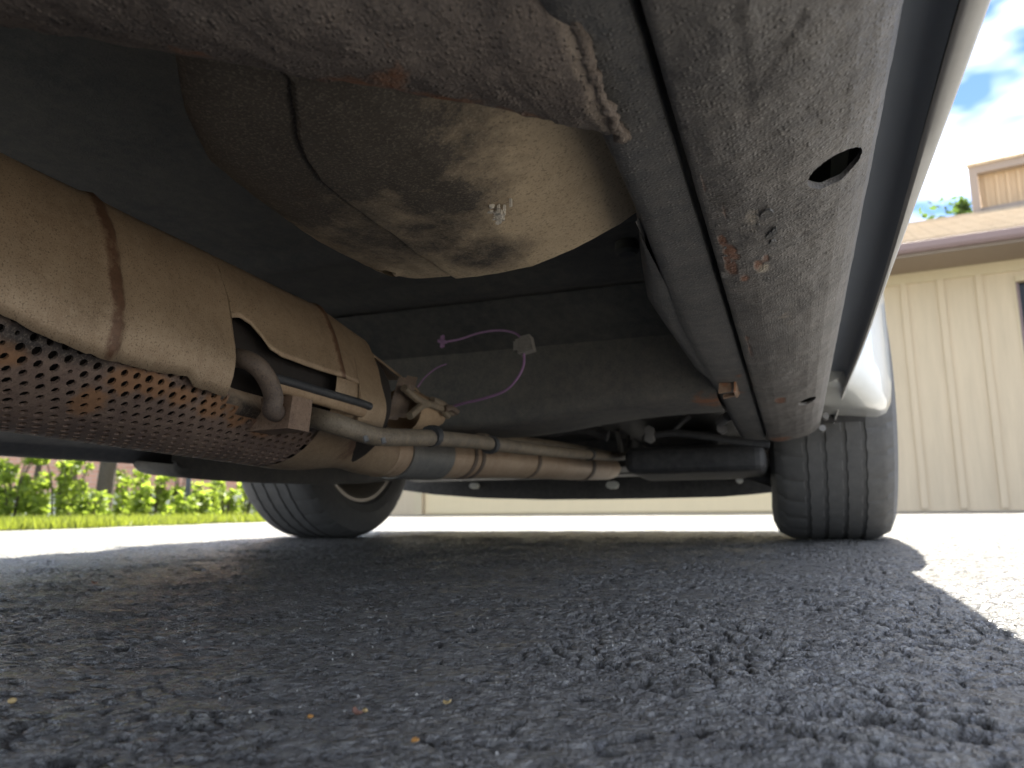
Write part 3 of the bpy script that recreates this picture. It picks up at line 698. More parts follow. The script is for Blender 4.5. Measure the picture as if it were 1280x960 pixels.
# perforated can: every hole is cut
RP = ER - .0055; pitch = .0108; mb = MB(); hr = .0034
ya0, ya1 = cyl_hit(0, 480)[0] - .22, cyl_hit(397, 556)[0]
nrow = int((.75 + 2.25) * RP / (pitch * .74)); dth = pitch * .74 / RP
OCT = [(cos(2 * pi * (k + .5) / 8), sin(2 * pi * (k + .5) / 8)) for k in range(8)]
SQ = [(1, .4), (.4, 1), (-.4, 1), (-1, .4), (-1, -.4), (-.4, -1), (.4, -1), (1, -.4)]
th_open = cyl_hit(345, 536, RP)[1]; th_a = cyl_hit(293, 496, RP)[1]
def th_max(y): return lerp_table([(ycut - .004, 3.0), (ycut - .0039, th_a + .16), (ycut + .012, th_a), (ycut + .045, th_open + .05)], y)
for i in range(nrow + 1):
    thc = .62 - i * dth; shift = (i % 2) * pitch / 2
    for j in range(int((ya1 - ya0) / pitch)):
        yc = ya0 + shift + (j + .5) * pitch
        if yc > ya1 - .1 * max(0, thc - .1) or thc > th_max(yc) or (yc < ycut and thc > shield_low(yc) + .10): continue
        outer = []
        corners = [(yc + sx * pitch / 2, thc + sz * dth / 2) for sx, sz in ((1, 0), (1, 1), (0, 1), (-1, 1), (-1, 0), (-1, -1), (0, -1), (1, -1))]
        jy = .0006 * (random.random() - .5); hr = .0031 * random.uniform(.84, 1.08) * (.55 if random.random() < .03 else 1)
        ins = [(yc + jy + hr * cos(2 * pi * k / 8), thc + hr * sin(2 * pi * k / 8) / RP) for k in range(8)]
        vs = [cyl(y, t, RP) for y, t in corners] + [cyl(y, t, RP) for y, t in ins] + [cyl(y, t, RP - .0022) for y, t in ins]
        mb.add(vs, [(k, 8 + k, 8 + (k + 1) % 8, (k + 1) % 8) for k in range(8)] + [(8 + k, 16 + k, 16 + (k + 1) % 8, 8 + (k + 1) % 8) for k in range(8)])
perf = part('perforated_cover', mb, M['perf'], auto=30)
attribute(perf, 'rust', [(cyl(*cyl_hit(px, py, RP), RP), (.045, .024, .014), .8) for px, py in ((160, 476), (195, 484), (230, 497), (265, 508), (300, 520), (330, 533), (5, 440), (110, 505))])
attribute(perf, 'soot_shade', [(cyl(*cyl_hit(60, 425, RP), RP), (.1, .07, .016), .8), (cyl(*cyl_hit(110, 445, RP), RP), (.1, .04, .012), .7)])
# end collar of the can, inner shell
pst = P(470, 561, X=-0.50)
mb = MB(); rs = []
for t in np.linspace(0, 1, 16):
    q = smooth01(.08, .72, t); r = RP + (.035 - RP) * q; cz = EZ + (pst.z - EZ) * smooth01(.05, .8, t); y = ya1 - .004 + (pst.y + .02 - ya1) * t
    rs.append([Vector((EX + r * cos(a), y, cz + r * sin(a))) for a in np.linspace(-pi, pi, 41)])
mb.grid(rs); collar = part('can_end_cone', mb, M['shield'], auto=60)
attribute(collar, 'rust', [(cyl(ya1 + .09, -.3, RP), (.1, .05, .1), .9)])
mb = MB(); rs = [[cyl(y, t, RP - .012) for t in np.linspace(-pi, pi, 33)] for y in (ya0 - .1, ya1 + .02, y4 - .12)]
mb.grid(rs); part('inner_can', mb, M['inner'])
# hanger inside the cut-out: hook, thin rod, block
def pipe(name, pix, Xs, r, m, n=30, seg=12, label=None, parent=None):
    pts = [P(px, py, X=x) for (px, py), x in zip(pix, Xs)]
    mb = MB().tube(curve_pts(pts, n), r, seg); return part(name, mb, m, parent, label=label)
Xf = EX + ER
pipe('hanger_hook', [(284, 448), (302, 448), (322, 458), (336, 478), (342, 498), (340, 512), (350, 518)], [Xf - .022, Xf - .010, Xf + .004, Xf + .006, Xf + .006, Xf + .004, Xf - .006], .0082, M['hanger'])
pipe('hanger_rod', [(334, 470), (370, 480), (410, 492), (448, 503), (462, 508)], [Xf + .003] * 5, .0042, M['black'])
pipe('hanger_edge', [(334, 479), (370, 490), (410, 502), (452, 515)], [Xf - .002] * 4, .006, M['tan_block'])
mb = MB(); a, b, c_, d_ = (P(x, y, X=Xf + .012) for x, y in ((366, 494), (391, 500), (386, 540), (360, 535)))
ins = Vector((-.045, .004, 0))
mb.add([a, b, c_, d_, a + ins, b + ins, c_ + ins, d_ + ins], [(0, 1, 2, 3), (0, 4, 5, 1), (1, 5, 6, 2), (2, 6, 7, 3), (3, 7, 4, 0), (4, 7, 6, 5)])
part('hanger_block', mb, M['rustplate'], smooth=False)
# rusty backing visible in the cut-out
mb = MB(); rs = []
for y in np.linspace(ycut - .01, y2 - .014, 16):
    rs.append([cyl(y, t, ER - .0090 - .016 * smooth01(th_open + .12, th_open + .42, t) + .0020 * sin(k * .9)) for k, t in enumerate(np.linspace(min(th_max(y), th_a + .1) - .16, 1.6, 20))])
mb.grid(rs); bk = part('can_flange', mb, M['pipe'])
attribute(bk, 'soot_shade', [(cyl(y2, .2, ER), (.1, .02, .05), 1.0), (cyl(ycut, .75, ER), (.1, .04, .016), .9)] + [(cyl(y, min(th_max(y), th_a + .1) - .05, ER - .01), (.05, .012, .016), 1.0) for y in np.linspace(ycut - .01, y2, 14)])  # shade of the cut-out's right end, top and lower edge, painted dark
# --- long pipe behind the can with clamp bands, and the rod above it
PX = -0.50
path = [P(px, py, X=PX) for px, py in ((470, 561), (495, 564), (520, 567), (570, 570), (620, 573), (670, 577), (720, 582), (758, 584))]
mb = MB().tube(curve_pts(path, 42), .0355, 28); pp = part('exhaust_pipe', mb, M['pipe'], auto=60)
attribute(pp, 'rust', [(P(px, py, X=PX + .04), .05, s) for px, py, s in ((455, 580, .9), (480, 575, .8), (565, 580, .7), (600, 565, .4), (640, 560, .5))])
attribute(pp, 'crust', [(P(735, 585, X=PX + .04), (.1, .12, .03), .4)])
cp = curve_pts(path, 84)
def band(name, px0, px1, r, m):
    y0 = P(px0, 575, X=PX).y; y1 = P(px1, 575, X=PX).y
    seg_ = [p for p in cp if y0 <= p.y <= y1] or [min(cp, key=lambda p: abs(p.y - y0))]
    ctr = seg_[len(seg_) // 2]; a = min(cp, key=lambda p: abs(p.y - y0)).copy(); b = min(cp, key=lambda p: abs(p.y - y1)).copy()
    a.y = y0; b.y = y1
    part(name, MB().tube([a, (a + b) / 2, b], r, 28), m, auto=40)
band('pipe_sleeve', 487, 541, .0376, M['pipegrey'])
for q in (568, 578, 652, 724):
    band('clamp_band', q, q + 4, .0369, M['hanger'])
pe = path[-1]; part('pipe_elbow', MB().tube([pe, pe + Vector((0, .03, .004)), pe + Vector((.0, .055, .02)), pe + Vector((0, .07, .05)), pe + Vector((0, .07, .10))], [.0355, .0355, .034, .032, .031], 20), M['pipe'], auto=60)
rod = [(388, 521), (420, 530), (450, 540), (475, 546), (520, 547), (560, 549), (600, 553), (660, 561), (720, 567), (768, 571), (782, 570)]
rp = part('stay_rod', MB().tube(curve_pts([P(px, py, X=x) for (px, py), x in zip(rod, [Xf - .012, Xf + .016, Xf + .022, Xf + .02, Xf + .02, Xf + .02, Xf + .02, Xf + .02, Xf + .02, Xf + .02, Xf + .02])], 60), .0098, 12), M['rod'], auto=60)
rod2 = [(600, 545), (650, 551), (700, 557), (750, 566), (780, 571)]
part('upper_rod', MB().tube(curve_pts([P(px, py, X=-.46) for px, py in rod2], 30), .0085, 10), M['rod'])
for px, py in ((540, 545), (613, 556), (737, 568)):
    c = P(px, py, X=Xf + .02); part('rod_tie', MB().tube([c + Vector((.0, -.006, -.001)), c + Vector((0, .006, .001))], .0128, 12), M['black'])
for a, b in (((772, 538), (777, 570)), ((787, 536), (782, 570))):
    part('hanger_strut', MB().tube([P(*a, X=-.42), P(*b, X=-.42)], .0065, 8), M['pipegrey'])
for px, py in ((456, 556), (478, 558)):
    c = P(px, py, X=Xf + .035); part('bright_stud', MB().tube([c + Vector((0, 0, .008)), c + Vector((.002, 0, .003))], .0026, 8), M['bolt'])
# clamp on the end of the shield with the wires coming out of it
mb = MB(); c = P(528, 511, X=-.47)
rs = []
for i, t in enumerate(np.linspace(0, 1, 14)):
    p = P(500 + 44 * t, 514 + 6 * t, X=-.455); rr_ = .030 * (1 - .45 * t * t)
    rs.append([p + Vector((cos(a) * rr_, 0, sin(a) * rr_ * (.95 + .18 * noise.noise(Vector((i * .6, a * 2, 2)))))) for a in np.linspace(-pi, pi, 22)])
mb.grid(rs); part('joint_clamp', mb, M['tan_block'], auto=60)
for pts_ in (((505, 485), (520, 498), (535, 505), (556, 512), (566, 516)), ((512, 520), (530, 506), (548, 508), (560, 520)), ((540, 500), (552, 505), (560, 512))):
    part('clamp_strap', MB().tube(curve_pts([P(x, y, X=-.425) for x, y in pts_], 20), .0048, 8), M['rod'])
for px, py in ((498, 490), (508, 488)):
    part('clamp_fin', MB().obox(P(px, py + 8, X=-.44), (.001, .012, .001), (0, .003, .006), (.006, 0, .02)), M['hanger'], smooth=False)
part('strap_end', MB().tube(curve_pts([P(556, 511, X=-.42), P(564, 510, X=-.415), P(572, 516, X=-.41)], 8), .0042, 8), M['hanger'])

# wires and connector
def wire(pix, Ys, r, n=40, m='wire', name='wire'):
    return part(name, MB().tube(curve_pts([P(px, py, Y=y) for (px, py), y in zip(pix, Ys)], n), r, 8), M[m])
wire([(553, 428), (575, 424), (600, 416), (625, 413), (645, 417), (655, 428)], [.90, .89, .88, .87, .86, .86], .0016)
wire([(655, 440), (654, 458), (645, 475), (630, 489), (605, 498), (580, 504), (562, 509)], [.86, .86, .86, .87, .88, .89, .90], .0017)
wire([(522, 484), (532, 471), (546, 460), (558, 455)], [.88, .88, .88, .88], .0010)
c = P(657, 432, Y=.86); mb = MB()
mb.obox(c, (.010, 0, .002), (0, .007, 0), (-.002, 0, .0095)); mb.obox(c + Vector((-.011, -.002, -.001)), (.003, 0, 0), (0, .005, 0), (0, 0, .006)); mb.obox(c + Vector((.002, -.006, .009)), (.006, 0, .001), (0, .004, 0), (0, 0, .002)); mb.obox(c + Vector((.004, -.007, -.004)), (.003, 0, .0), (0, .003, 0), (0, 0, .0025))
part('wire_connector', mb, M['connector'], smooth=False)
c = P(553, 427, Y=.90); part('wire_clip', MB().obox(c, (.002, 0, .001), (0, .003, 0), (0, 0, .008)).obox(c, (.006, 0, -.001), (0, .003, 0), (0, 0, .002)), M['wire'], smooth=False)

# --- front end seen under the beam: subframe, steering parts, valance with white clips
def cbox(name, px0, py0, px1, py1, Y, dy, m, parent=None):
    a = P(px0, py1, Y=Y); b = P(px1, py0, Y=Y); mb = MB().box((a.x, Y, a.z), (b.x, Y + dy, b.z)); o = part(name, mb, m, parent, smooth=False)
    bv = o.modifiers.new('bevel', 'BEVEL'); bv.width = .02; bv.segments = 3; return o
cbox('front_subframe', 780, 552, 955, 592, 1.62, .25, M['black'])
cbox('oil_pan', 560, 540, 790, 590, 2.12, .3, M['floor'])
cbox('gearbox_housing', 800, 535, 900, 560, 1.9, .2, M['floor'])
cbox('subframe_rail', 500, 575, 960, 600, 2.3, .12, M['black'])
for pix, r in ((((808, 546), (840, 541), (880, 545), (925, 552), (962, 556)), .007), (((840, 541), (850, 530), (862, 520)), .005), (((640, 520), (680, 540), (720, 535), (760, 545)), .012), (((560, 520), (620, 545), (650, 530)), .012)):
    part('brake_line', MB().tube(curve_pts([P(x, y, Y=1.45) for x, y in pix], 30), r, 8), M['black'])
for px, py in ((811, 538), (811, 547), (902, 535)):
    c = P(px, py, Y=1.43); part('nut', MB().tube([c, c + Vector((0, .02, 0))], .010, 6), M['bolt'])
part('steering_arm', MB().tube([P(900, 528, Y=1.40), P(910, 520, Y=1.36)], .009, 8), M['bolt'])
part('control_arm', MB().tube(curve_pts([P(800, 585, Y=1.75), P(860, 577, Y=1.75), P(920, 582, Y=1.8), P(975, 600, Y=1.9)], 20), [.03] * 22 if False else .024, 10), M['black'])
cbt = P(890, 579, Y=1.72); part('ball_joint', MB().tube([cbt + Vector((0, 0, -.008)), cbt + Vector((0, 0, .02))], .016, 10), M['hanger'])
mb = MB(); rs = []; YV = 2.58
for px, py in ((430, 603), (470, 608), (505, 613), (540, 618), (600, 622.5), (680, 624.5), (760, 624), (840, 622.5), (900, 621), (940, 618), (985, 613), (1010, 611)):
    p = P(px, py, Y=YV); rs.append([Vector((p.x, YV - .005, p.z + .16)), Vector((p.x, YV - .012, p.z + .08)), Vector((p.x, YV, p.z + .02)), Vector((p.x, YV + .004, p.z)), Vector((p.x, YV + .014, p.z)), Vector((p.x, YV + .03, p.z + .16))])
mb.grid(rs); val = part('front_valance', mb, M['black'], auto=60)
for px, py, w, h in ((592, 607, 6.5, 3.2), (765, 606, 8, 4.2), (924, 600, 4, 3.8)):
    c = P(px, py, Y=YV - .02); s_ = 2.6 / FPX
    part('white_clip', MB().tube([c, c + Vector((0, .03, 0))], 1.0, 12, True, lambda i, k: s_ * sqrt((w * sin(2 * pi * k / 12)) ** 2 + (h * cos(2 * pi * k / 12)) ** 2)), M['clip'])
for px in (505, 528):
    pass
# bright chips on the far sill lip
for px, py in ((497, 588), (553, 594)):
    c = P(px, py, X=-1.1); part('bright_stud', MB().tube([c + Vector((0, -.03, 0)), c + Vector((0, .035, -.002))], .007, 8), M['bolt'])

# --- far (left-hand) sill and the splash panel before the left wheel
mb = MB(); rs = []
XL = -1.22
pts_l = [(-120, 566), (0, 570), (60, 574), (120, 577), (170, 580), (215, 582), (300, 588), (400, 594), (470, 596)]
for px, py in pts_l:
    p = P(px, py, X=XL); rs.append([Vector((XL + .16, p.y, .30)), Vector((XL + .15, p.y, p.z + .05)), Vector((XL + .10, p.y, p.z + .032)), Vector((XL + .03, p.y, p.z + .02)), Vector((XL + .008, p.y, p.z + .004)), Vector((XL, p.y, p.z)), Vector((XL - .10, p.y, p.z + .012)), Vector((XL - .14, p.y, p.z + .06)), Vector((XL - .16, p.y, .30))])
mb.grid(rs); fs = part('far_rocker_panel', mb, M['rail'], auto=50)
mb = MB(); rs = []; XS = -1.12
for px, py, up in ((214, 580, 4), (216, 588, 12), (222, 594, 18), (235, 598, 22), (270, 601, 25), (330, 604, 28), (400, 606, 28), (460, 604, 26), (495, 600, 16), (512, 592, 6)):
    p = P(px, py, X=XS); q = P(px, py - up, X=XS)
    rs.append([q + Vector((0, 0, .02)), q, (p + q) / 2 + Vector((.012, 0, 0)), p + Vector((.006, 0, .001)), p, p + Vector((-.10, 0, .01)), p + Vector((-.12, 0, .06))])
mb.grid(rs); part('splash_panel', mb, M['beam'], auto=60)

# --- body shell and fender over the wheels
WR, WX, WY = 0.345, 0.084, 2.02                       # right wheel, in the world
LX = -1.37
mb = MB()
def w2c(x, y, z): return to_car((x, y, z))
XR_, XLF = .132, -1.42
side = [(-2.0, .30, .95), (1.45, .30, .95)]
# sides, hood, cabin as lofted cross-sections along the car (world metres)
st = [(-1.35, .52, .95, 1.5), (-1.28, .42, 1.0, 1.68), (-.7, .36, 1.0, 1.75), (0.0, .36, 1.0, 1.75), (0.7, .36, 1.0, 1.70), (1.35, .36, 1.0, 1.05), (1.5, .36, .98, 1.0), (1.56, .74, .96, .98), (2.50, .74, .84, .85), (2.52, .30, .83, .84), (2.62, .20, .72, .73)]
rs = []
for y, zb, zw, zr in st:
    r = []
    for x, z, k in ((XLF + .06, zb, 0), (XLF, zb + .06, 0), (XLF - .02, (zb + zw) / 2, 0), (XLF + .01, zw, 0), (XLF + .2, zr, 1), (XLF + .4, zr + .02, 1), (-.63, zr + .03, 1), (XR_ - .4, zr + .02, 1), (XR_ - .2, zr, 1), (XR_ - .01, zw, 0), (XR_ + .018, (zb + zw) / 2, 0), (XR_, zb + .06, 0), (XR_ - .06, zb, 0)):
        r.append(w2c(x, y, z))
    rs.append(r)
mb.grid(rs)
for r in (rs[0], rs[-1]):
    o0 = len(mb.v); mb.v += [tuple(p) for p in r]; mb.f.append(tuple(range(o0, o0 + len(r))))
part('body_shell', mb, M['paint'], auto=50)
def fender(sgn, x_of, wy, name='front_fender'):
    mb = MB(); rs = []
    for y in list(np.arange(1.30, 1.62, .02)) + list(np.arange(1.62, 2.62, .03)):
        dx = x_of(y); a = y - wy; R = WR + .065
        zb = .250 + .03 * smooth01(1.45, 1.30, y)
        if abs(a) < R: zb = max(zb, WR + sqrt(R * R - a * a))
        if y > wy + .4: zb = .24
        X = lambda q: sgn * q + (0 if sgn > 0 else -1.27)
        prof_ = [(.055, zb + .012), (dx - .055, zb + .002), (dx - .03, zb), (dx - .014, zb + .007), (dx - .004, zb + .026), (dx, zb + .06), (dx + .001, max(.60, zb + .09)), (dx - .02, max(.78, zb + .1)), (.115, .90), (.10, .94)]
        rs.append([w2c(X(q), y, z) for q, z in prof_])
    mb.grid(rs if sgn > 0 else [r[::-1] for r in rs])
    for r in (rs[0], rs[-1]):
        o0 = len(mb.v); mb.v += [tuple(p) for p in r]; mb.f.append(tuple(range(o0, o0 + len(r))))
    return part(name, mb, M['paint'], auto=50)
fender(1, lambda y: lerp_table([(1.30, .098), (1.36, .135), (1.43, .163), (1.50, .182), (1.60, .193), (1.8, .212), (2.02, .222), (2.3, .222), (2.62, .16)], y), WY)
fender(-1, lambda y: lerp_table([(1.30, .098), (1.42, .128), (1.60, .178), (1.8, .205), (2.02, .222), (2.3, .222), (2.62, .16)], y), WY)
# dark wheel-arch liner
for cx in (WX, LX):
    mb = MB(); rs = []
    for a in np.linspace(-.25, pi + .25, 20):
        R = WR + .055; rs.append([w2c(cx + q, WY + cos(a) * R, WR + sin(a) * R) for q in (-.17, -.1, .0, .06)])
    mb.grid(rs); part('arch_liner', mb, M['black'])

# --- wheels: tyre with cut grooves, shoulder blocks; rim; brake behind
TW = 0.262
def tyre_mesh():
    hw = TW / 2; g = .0045; prof_ = []
    # (x, r) from inner bead to outer bead, with four grooves
    prof_ = [(-hw * .80, .232), (-hw * .93, .244), (-hw * 1.0, .268), (-hw * .985, .298), (-hw * .90, .325), (-hw * .80, .336), (-hw * .72, .3405)]
    for gx in (-.055, -.018, .022, .060):
        prof_ += [(gx - .0052, WR - .0008), (gx - .0042, WR - g), (gx + .0042, WR - g), (gx + .0052, WR - .0008)]
    prof_ += [(hw * .72, .3405), (hw * .80, .336), (hw * .90, .325), (hw * .985, .298), (hw * 1.0, .268), (hw * .93, .244), (hw * .80, .232)]
    S = 288; mb = MB(); rows_ = []
    for i in range(S + 1):
        a = 2 * pi * i / S; r_ = []
        for j, (x, r) in enumerate(prof_):
            rr = r; ph = (i + int(abs(x) * 30)) % 8
            shoulder = abs(x) > .066 and r > .31
            if shoulder and ph in (0,): rr -= .004
            wob = 0
            if abs(x) < .066 and r < WR - .004: rr -= 0
            if abs(x) < .066 and r > WR - .004:
                wob = .0009 * (1 if ((i // 3) % 2) else -1)
                if (i * 2 + int((x + .2) * 100)) % 12 == 0: rr -= .0015
            flat = rr
            yy, zz = cos(a) * flat, sin(a) * flat
            if zz < -(WR - .004): zz = -(WR - .004)
            bul = 1 + .05 * max(0, -sin(a)) ** 8 if .22 < r < .33 else 1
            r_.append(Vector(((x + wob) * bul, yy, zz)))
        rows_.append(r_)
    mb.grid(rows_); return mb
def disc(profile, S=48):
    mb = MB(); mb.grid([[Vector((x, cos(a) * r, sin(a) * r)) for x, r in profile] for a in np.linspace(0, 2 * pi, S + 1)]); return mb
tm = tyre_mesh().mesh('tyre'); rm_ = disc([(-.104, .246), (-.114, .242), (-.114, .226), (-.094, .216), (-.02, .186), (.05, .176), (.06, .06), (.05, .0)]).mesh('rim')
bm_ = disc([(-.045, .0), (-.05, .05), (-.04, .06), (-.032, .145), (-.012, .145), (-.01, .04), (.055, .03)]).mesh('wheel')
CARI = CAR_R.transposed()
proto = None
for cx, sgn in ((WX, 1), (LX, -1)):
    c = to_car((cx, WY, WR - .004))
    if proto is None:
        wh = link('wheel', bm_, M['brake'], car, True, 40); ty = link('tyre', tm, M['tyre'], wh, True, 25); rmo = link('rim', rm_, M['rim'], wh, True, 40)
        proto = (wh, ty, rmo)
    else:
        wh = proto[0].copy(); COL.objects.link(wh)
        for ch in proto[1:]:
            q = ch.copy(); COL.objects.link(q); q.parent = wh
    wh.parent = car
    wh.location = c - OFF
    rot = CARI.to_4x4()
    if sgn < 0: rot = rot @ Matrix.Rotation(pi, 4, 'Z')
    wh.rotation_euler = rot.to_euler()

# ------------------------------------------------------------------ small things on the asphalt
def gpos(px, py):
    p = G(px, py); h = 0
    for _ in range(3):
        h = float(ground_height(np.array([p.x]), np.array([p.y]))[0][0]); p = G(px, py, h)
    return p
M['dry1'] = plain('dry_leaf_orange', (0.50, 0.24, 0.06), 0.7, scale=200, var=0.3)
M['dry2'] = plain('dry_leaf_tan', (0.48, 0.34, 0.15), 0.7, scale=200, var=0.3)
M['dry3'] = plain('dry_leaf_brown', (0.22, 0.11, 0.075), 0.7, scale=200, var=0.4)
def scrap(name, px, py, w, l, m, label, cat, lift=.001, curl=.35, rot=None, group=None):
    p = gpos(px, py); mb = MB(); rows_ = []
    for i in range(7):
        t = i / 6; ww = w * (sin(pi * (.08 + .86 * t)) ** .8) * (.85 + .3 * random.random()); rows_.append([Vector((ww * s, l * (t - .5), curl * w * s * s + 1.2 * l * (t - .5) ** 2 + .0004 * random.random())) for s in (-1, -.4, .3, 1)])
    mb.grid(rows_); o = link(name, mb.mesh(name), m, None, True); o.modifiers.new('thickness', 'SOLIDIFY').thickness = .0005
    o.location = p + Vector((0, 0, lift)); o.rotation_euler = (random.uniform(-.3, .3), random.uniform(-.3, .3), rot if rot is not None else random.uniform(0, 6))
    return tag(o, label, cat, group)
def seed_pod(px, py, r, m, label):
    p = gpos(px, py); mb = MB(); rows_ = []
    for i in range(9):
        a = pi * i / 8; rows_.append([Vector((sin(a) * cos(b) * r * (1 + .12 * noise.noise(Vector((i, b * 2, 1)))), sin(a) * sin(b) * r * 1.2, -cos(a) * r * .8)) for b in np.linspace(0, 2 * pi, 13)])
    mb.grid(rows_); o = link('seed_husk', mb.mesh('seed_husk'), m, None, True); o.location = p + Vector((0, 0, r * .7)); return tag(o, label, 'seed husk')
seed_pod(15, 879, .0017, M['dry2'], 'round tan seed husk lying by itself on the asphalt at far left')
scrap('dry_leaf', 446, 895, .0016, .0052, M['dry3'], 'reddish brown curled scrap of dry leaf on the dark asphalt', 'leaf scrap', rot=1.2)
scrap('dry_leaf', 456, 893, .0014, .0034, M['dry2'], 'pale beige leaf scrap touching the reddish brown scrap', 'leaf scrap', rot=.6)
scrap('dry_leaf', 560, 882, .0011, .0038, M['dry2'], 'thin yellowish leaf scrap in the middle of the near asphalt', 'leaf scrap', rot=1.5)
scrap('dry_leaf', 519, 933, .0014, .0022, M['dry1'], 'bright orange leaf scrap nearest the front of the asphalt', 'leaf scrap', lift=.0018)
scrap('dry_leaf', 388, 901, .0011, .0016, M['dry1'], 'tiny orange leaf scrap left of the reddish brown one', 'leaf scrap', lift=.0014)
scrap('dry_leaf', 118, 731, .002, .009, M['dry3'], 'flat brown leaf scrap in the shade toward the lawn side', 'leaf scrap', rot=1.6)
# loose pale grit
mb = MB()
for q in range(420):
    y = .2 + 1.5 * random.random() ** 1.5; x = random.uniform(-.9 * y - .05, .35 * y + .05); h = float(ground_height(np.array([x]), np.array([y]))[0][0]); r = random.uniform(.0003, .0009)
    d = [Vector((random.gauss(0, 1), random.gauss(0, 1), random.gauss(0, 1))).normalized() * r for _ in range(4)]
    base_ = [Vector((r, 0, 0)), Vector((-r * .6, r * .8, 0)), Vector((-r * .5, -r * .9, 0)), Vector((0, 0, r * 1.2)), Vector((0, 0, -r))]
    mb.add([Vector((x, y, h + r * .5)) + v * random.uniform(.7, 1.2) for v in base_], [(0, 1, 3), (1, 2, 3), (2, 0, 3), (1, 0, 4), (2, 1, 4), (0, 2, 4)])
M['grit'] = plain('pale_grit', (0.42, 0.40, 0.36), 0.7)
tag(link('grit', mb.mesh('grit'), M['grit']), 'loose pale grit scattered over the asphalt', 'grit', kind='stuff')

# ------------------------------------------------------------------ garage
def cam_to_world_flat(xc, zc):            # camera-plane ground coordinates to the world
    c, s_ = cos(radians(20.43)), sin(radians(20.43)); return Vector((xc * c - zc * s_, xc * s_ + zc * c, 0))
Zd = 7.0
A = cam_to_world_flat(.506 * Zd, Zd); B = cam_to_world_flat(.688 * Zd * .934, Zd * .934)
U = (B - A).normalized(); Wn = Vector((U.y, -U.x, 0))          # along the wall to the right, out of the wall toward the car
if Wn.dot(-A) < 0: Wn = -Wn
g_ang = atan2(U.y, U.x)
garage = empty('garage', A, (0, 0, g_ang)); tag(garage, 'cream board and batten garage with shingle roof, dark window and raised clerestory', 'garage')
# local axes: x along the wall, y into the building, z up
def gw(p): return A + U * p[0] - Wn * p[1] + Vector((0, 0, p[2]))
def gpx(px, py, d=0.0):
    """where the line of sight meets the vertical plane d metres behind the wall face, in garage coordinates"""
    r = ray(px, py); n = -Wn; t = ((A + n * d) - CAM_P).dot(n) / r.dot(n); q = CAM_P + r * t - A
    return Vector((q.dot(U), q.dot(n), q.z))
def siding_material(name, col, streak=0.25):
    m, nt, b = mat(name); k = N(nt); v = k.coord(); mp = k.n('ShaderNodeMapping'); mp.inputs['Scale'].default_value = (9, 9, .8); k.l(v, mp.inputs['Vector'])
    n = k.noise(mp.outputs[0], 1.5, 5, .65); n2 = k.noise(v, 40, 4, .6)
    c = k.mix(n, tuple(x * (1 - streak) for x in col), tuple(min(1, x * (1 + streak * .5)) for x in col)); c = k.mix(k.math('MULTIPLY', n2, .15), c, tuple(x * .7 for x in col))
    k.l(c, b.inputs['Base Color']); b.inputs['Roughness'].default_value = .7; k.l(k.bump(n, .004), b.inputs['Normal']); return m
M['siding'] = siding_material('cream_siding', (.60, .485, .325))
M['trim'] = siding_material('cream_trim', (.58, .48, .31), .1)
M['gdoor'] = siding_material('garage_door_paint', (.74, .60, .36), .06)
M['gutter'] = plain('gutter_brown', (.22, .155, .145), .5, var=.1)
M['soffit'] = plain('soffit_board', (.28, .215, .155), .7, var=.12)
M['csiding'] = siding_material('weathered_siding', (.50, .36, .22), .3)
M['fascia'] = siding_material('fascia_board', (.28, .23, .19), .15)
def shingle_material():
    m, nt, b = mat('sunlit_shingles'); k = N(nt); v = k.coord()
    br = k.n('ShaderNodeTexBrick'); br.inputs['Scale'].default_value = 3.2; br.inputs['Color1'].default_value = (.52, .42, .30, 1); br.inputs['Color2'].default_value = (.42, .33, .235, 1); br.inputs['Mortar'].default_value = (.26, .20, .15, 1); br.inputs['Mortar Size'].default_value = .015
    k.l(v, br.inputs['Vector']); c = k.mix(k.math('MULTIPLY', k.noise(v, 9, 5, .7), .7), br.outputs['Color'], (.58, .49, .36))
    k.l(c, b.inputs['Base Color']); b.inputs['Roughness'].default_value = .9; k.l(k.bump(k.noise(v, 60, 3), .006), b.inputs['Normal']); return m
M['shingle'] = shingle_material()
def gpart(name, mb, m, parent=None, smooth=False):
    return link(name, mb.mesh(name), m, parent or garage, smooth)
zE = gpx(1111, 344).z - .012                                            # eave height at the wall
door_l, door_r = gpx(528, 640).x, gpx(1075, 640).x
wall_r, wall_l = 4.5, gpx(505, 640).x - .5
wl = gpx(1268, 400).x + .04; wtop = gpx(1270, 352).z; wbot = gpx(1275, 481).z
w_r = wl + 1.0
mb = MB()
mb.box((door_r, 0, 0), (wl, .12, zE)); mb.box((wl, .0, 0), (w_r, .12, wbot)); mb.box((wl, 0, wtop), (w_r, .12, zE)); mb.box((w_r, 0, 0), (wall_r, .12, zE))
mb.box((wall_l, 0, 0), (door_l, .12, zE)); mb.box((door_l, 0, 2.10), (door_r, .12, zE)); mb.box((wall_l, .12, 0), (wall_l + .12, 6.0, zE)); mb.box((wall_r - .12, .12, 0), (wall_r, 6.0, zE)); mb.box((wall_l + .12, 5.88, 0), (wall_r - .12, 6.0, zE))
gpart('wall', mb, M['siding'])
bt = MB().box((0, -.018, .02), (.055, 0, zE - .10)).mesh('batten')
bt.materials.append(M['siding'])
bpx = [(gpx(1157, 640).x), (gpx(1206, 640).x), (gpx(1253, 640).x)]
sp = bpx[1] - bpx[0]
bxs = [door_r + .20] + [bpx[0] + sp * i for i in range(0, 14)]
for x in bxs:
    if wl - .08 < x < w_r + .02 or x > wall_r - .1 or x < door_r + .1: continue
    o = bpy.data.objects.new('batten', bt); COL.objects.link(o); o.parent = garage; o.location = (x - .027, 0, 0)
gpart('frieze_board', MB().box((door_r, -.022, zE - .10), (wall_r, 0, zE)), M['trim'])
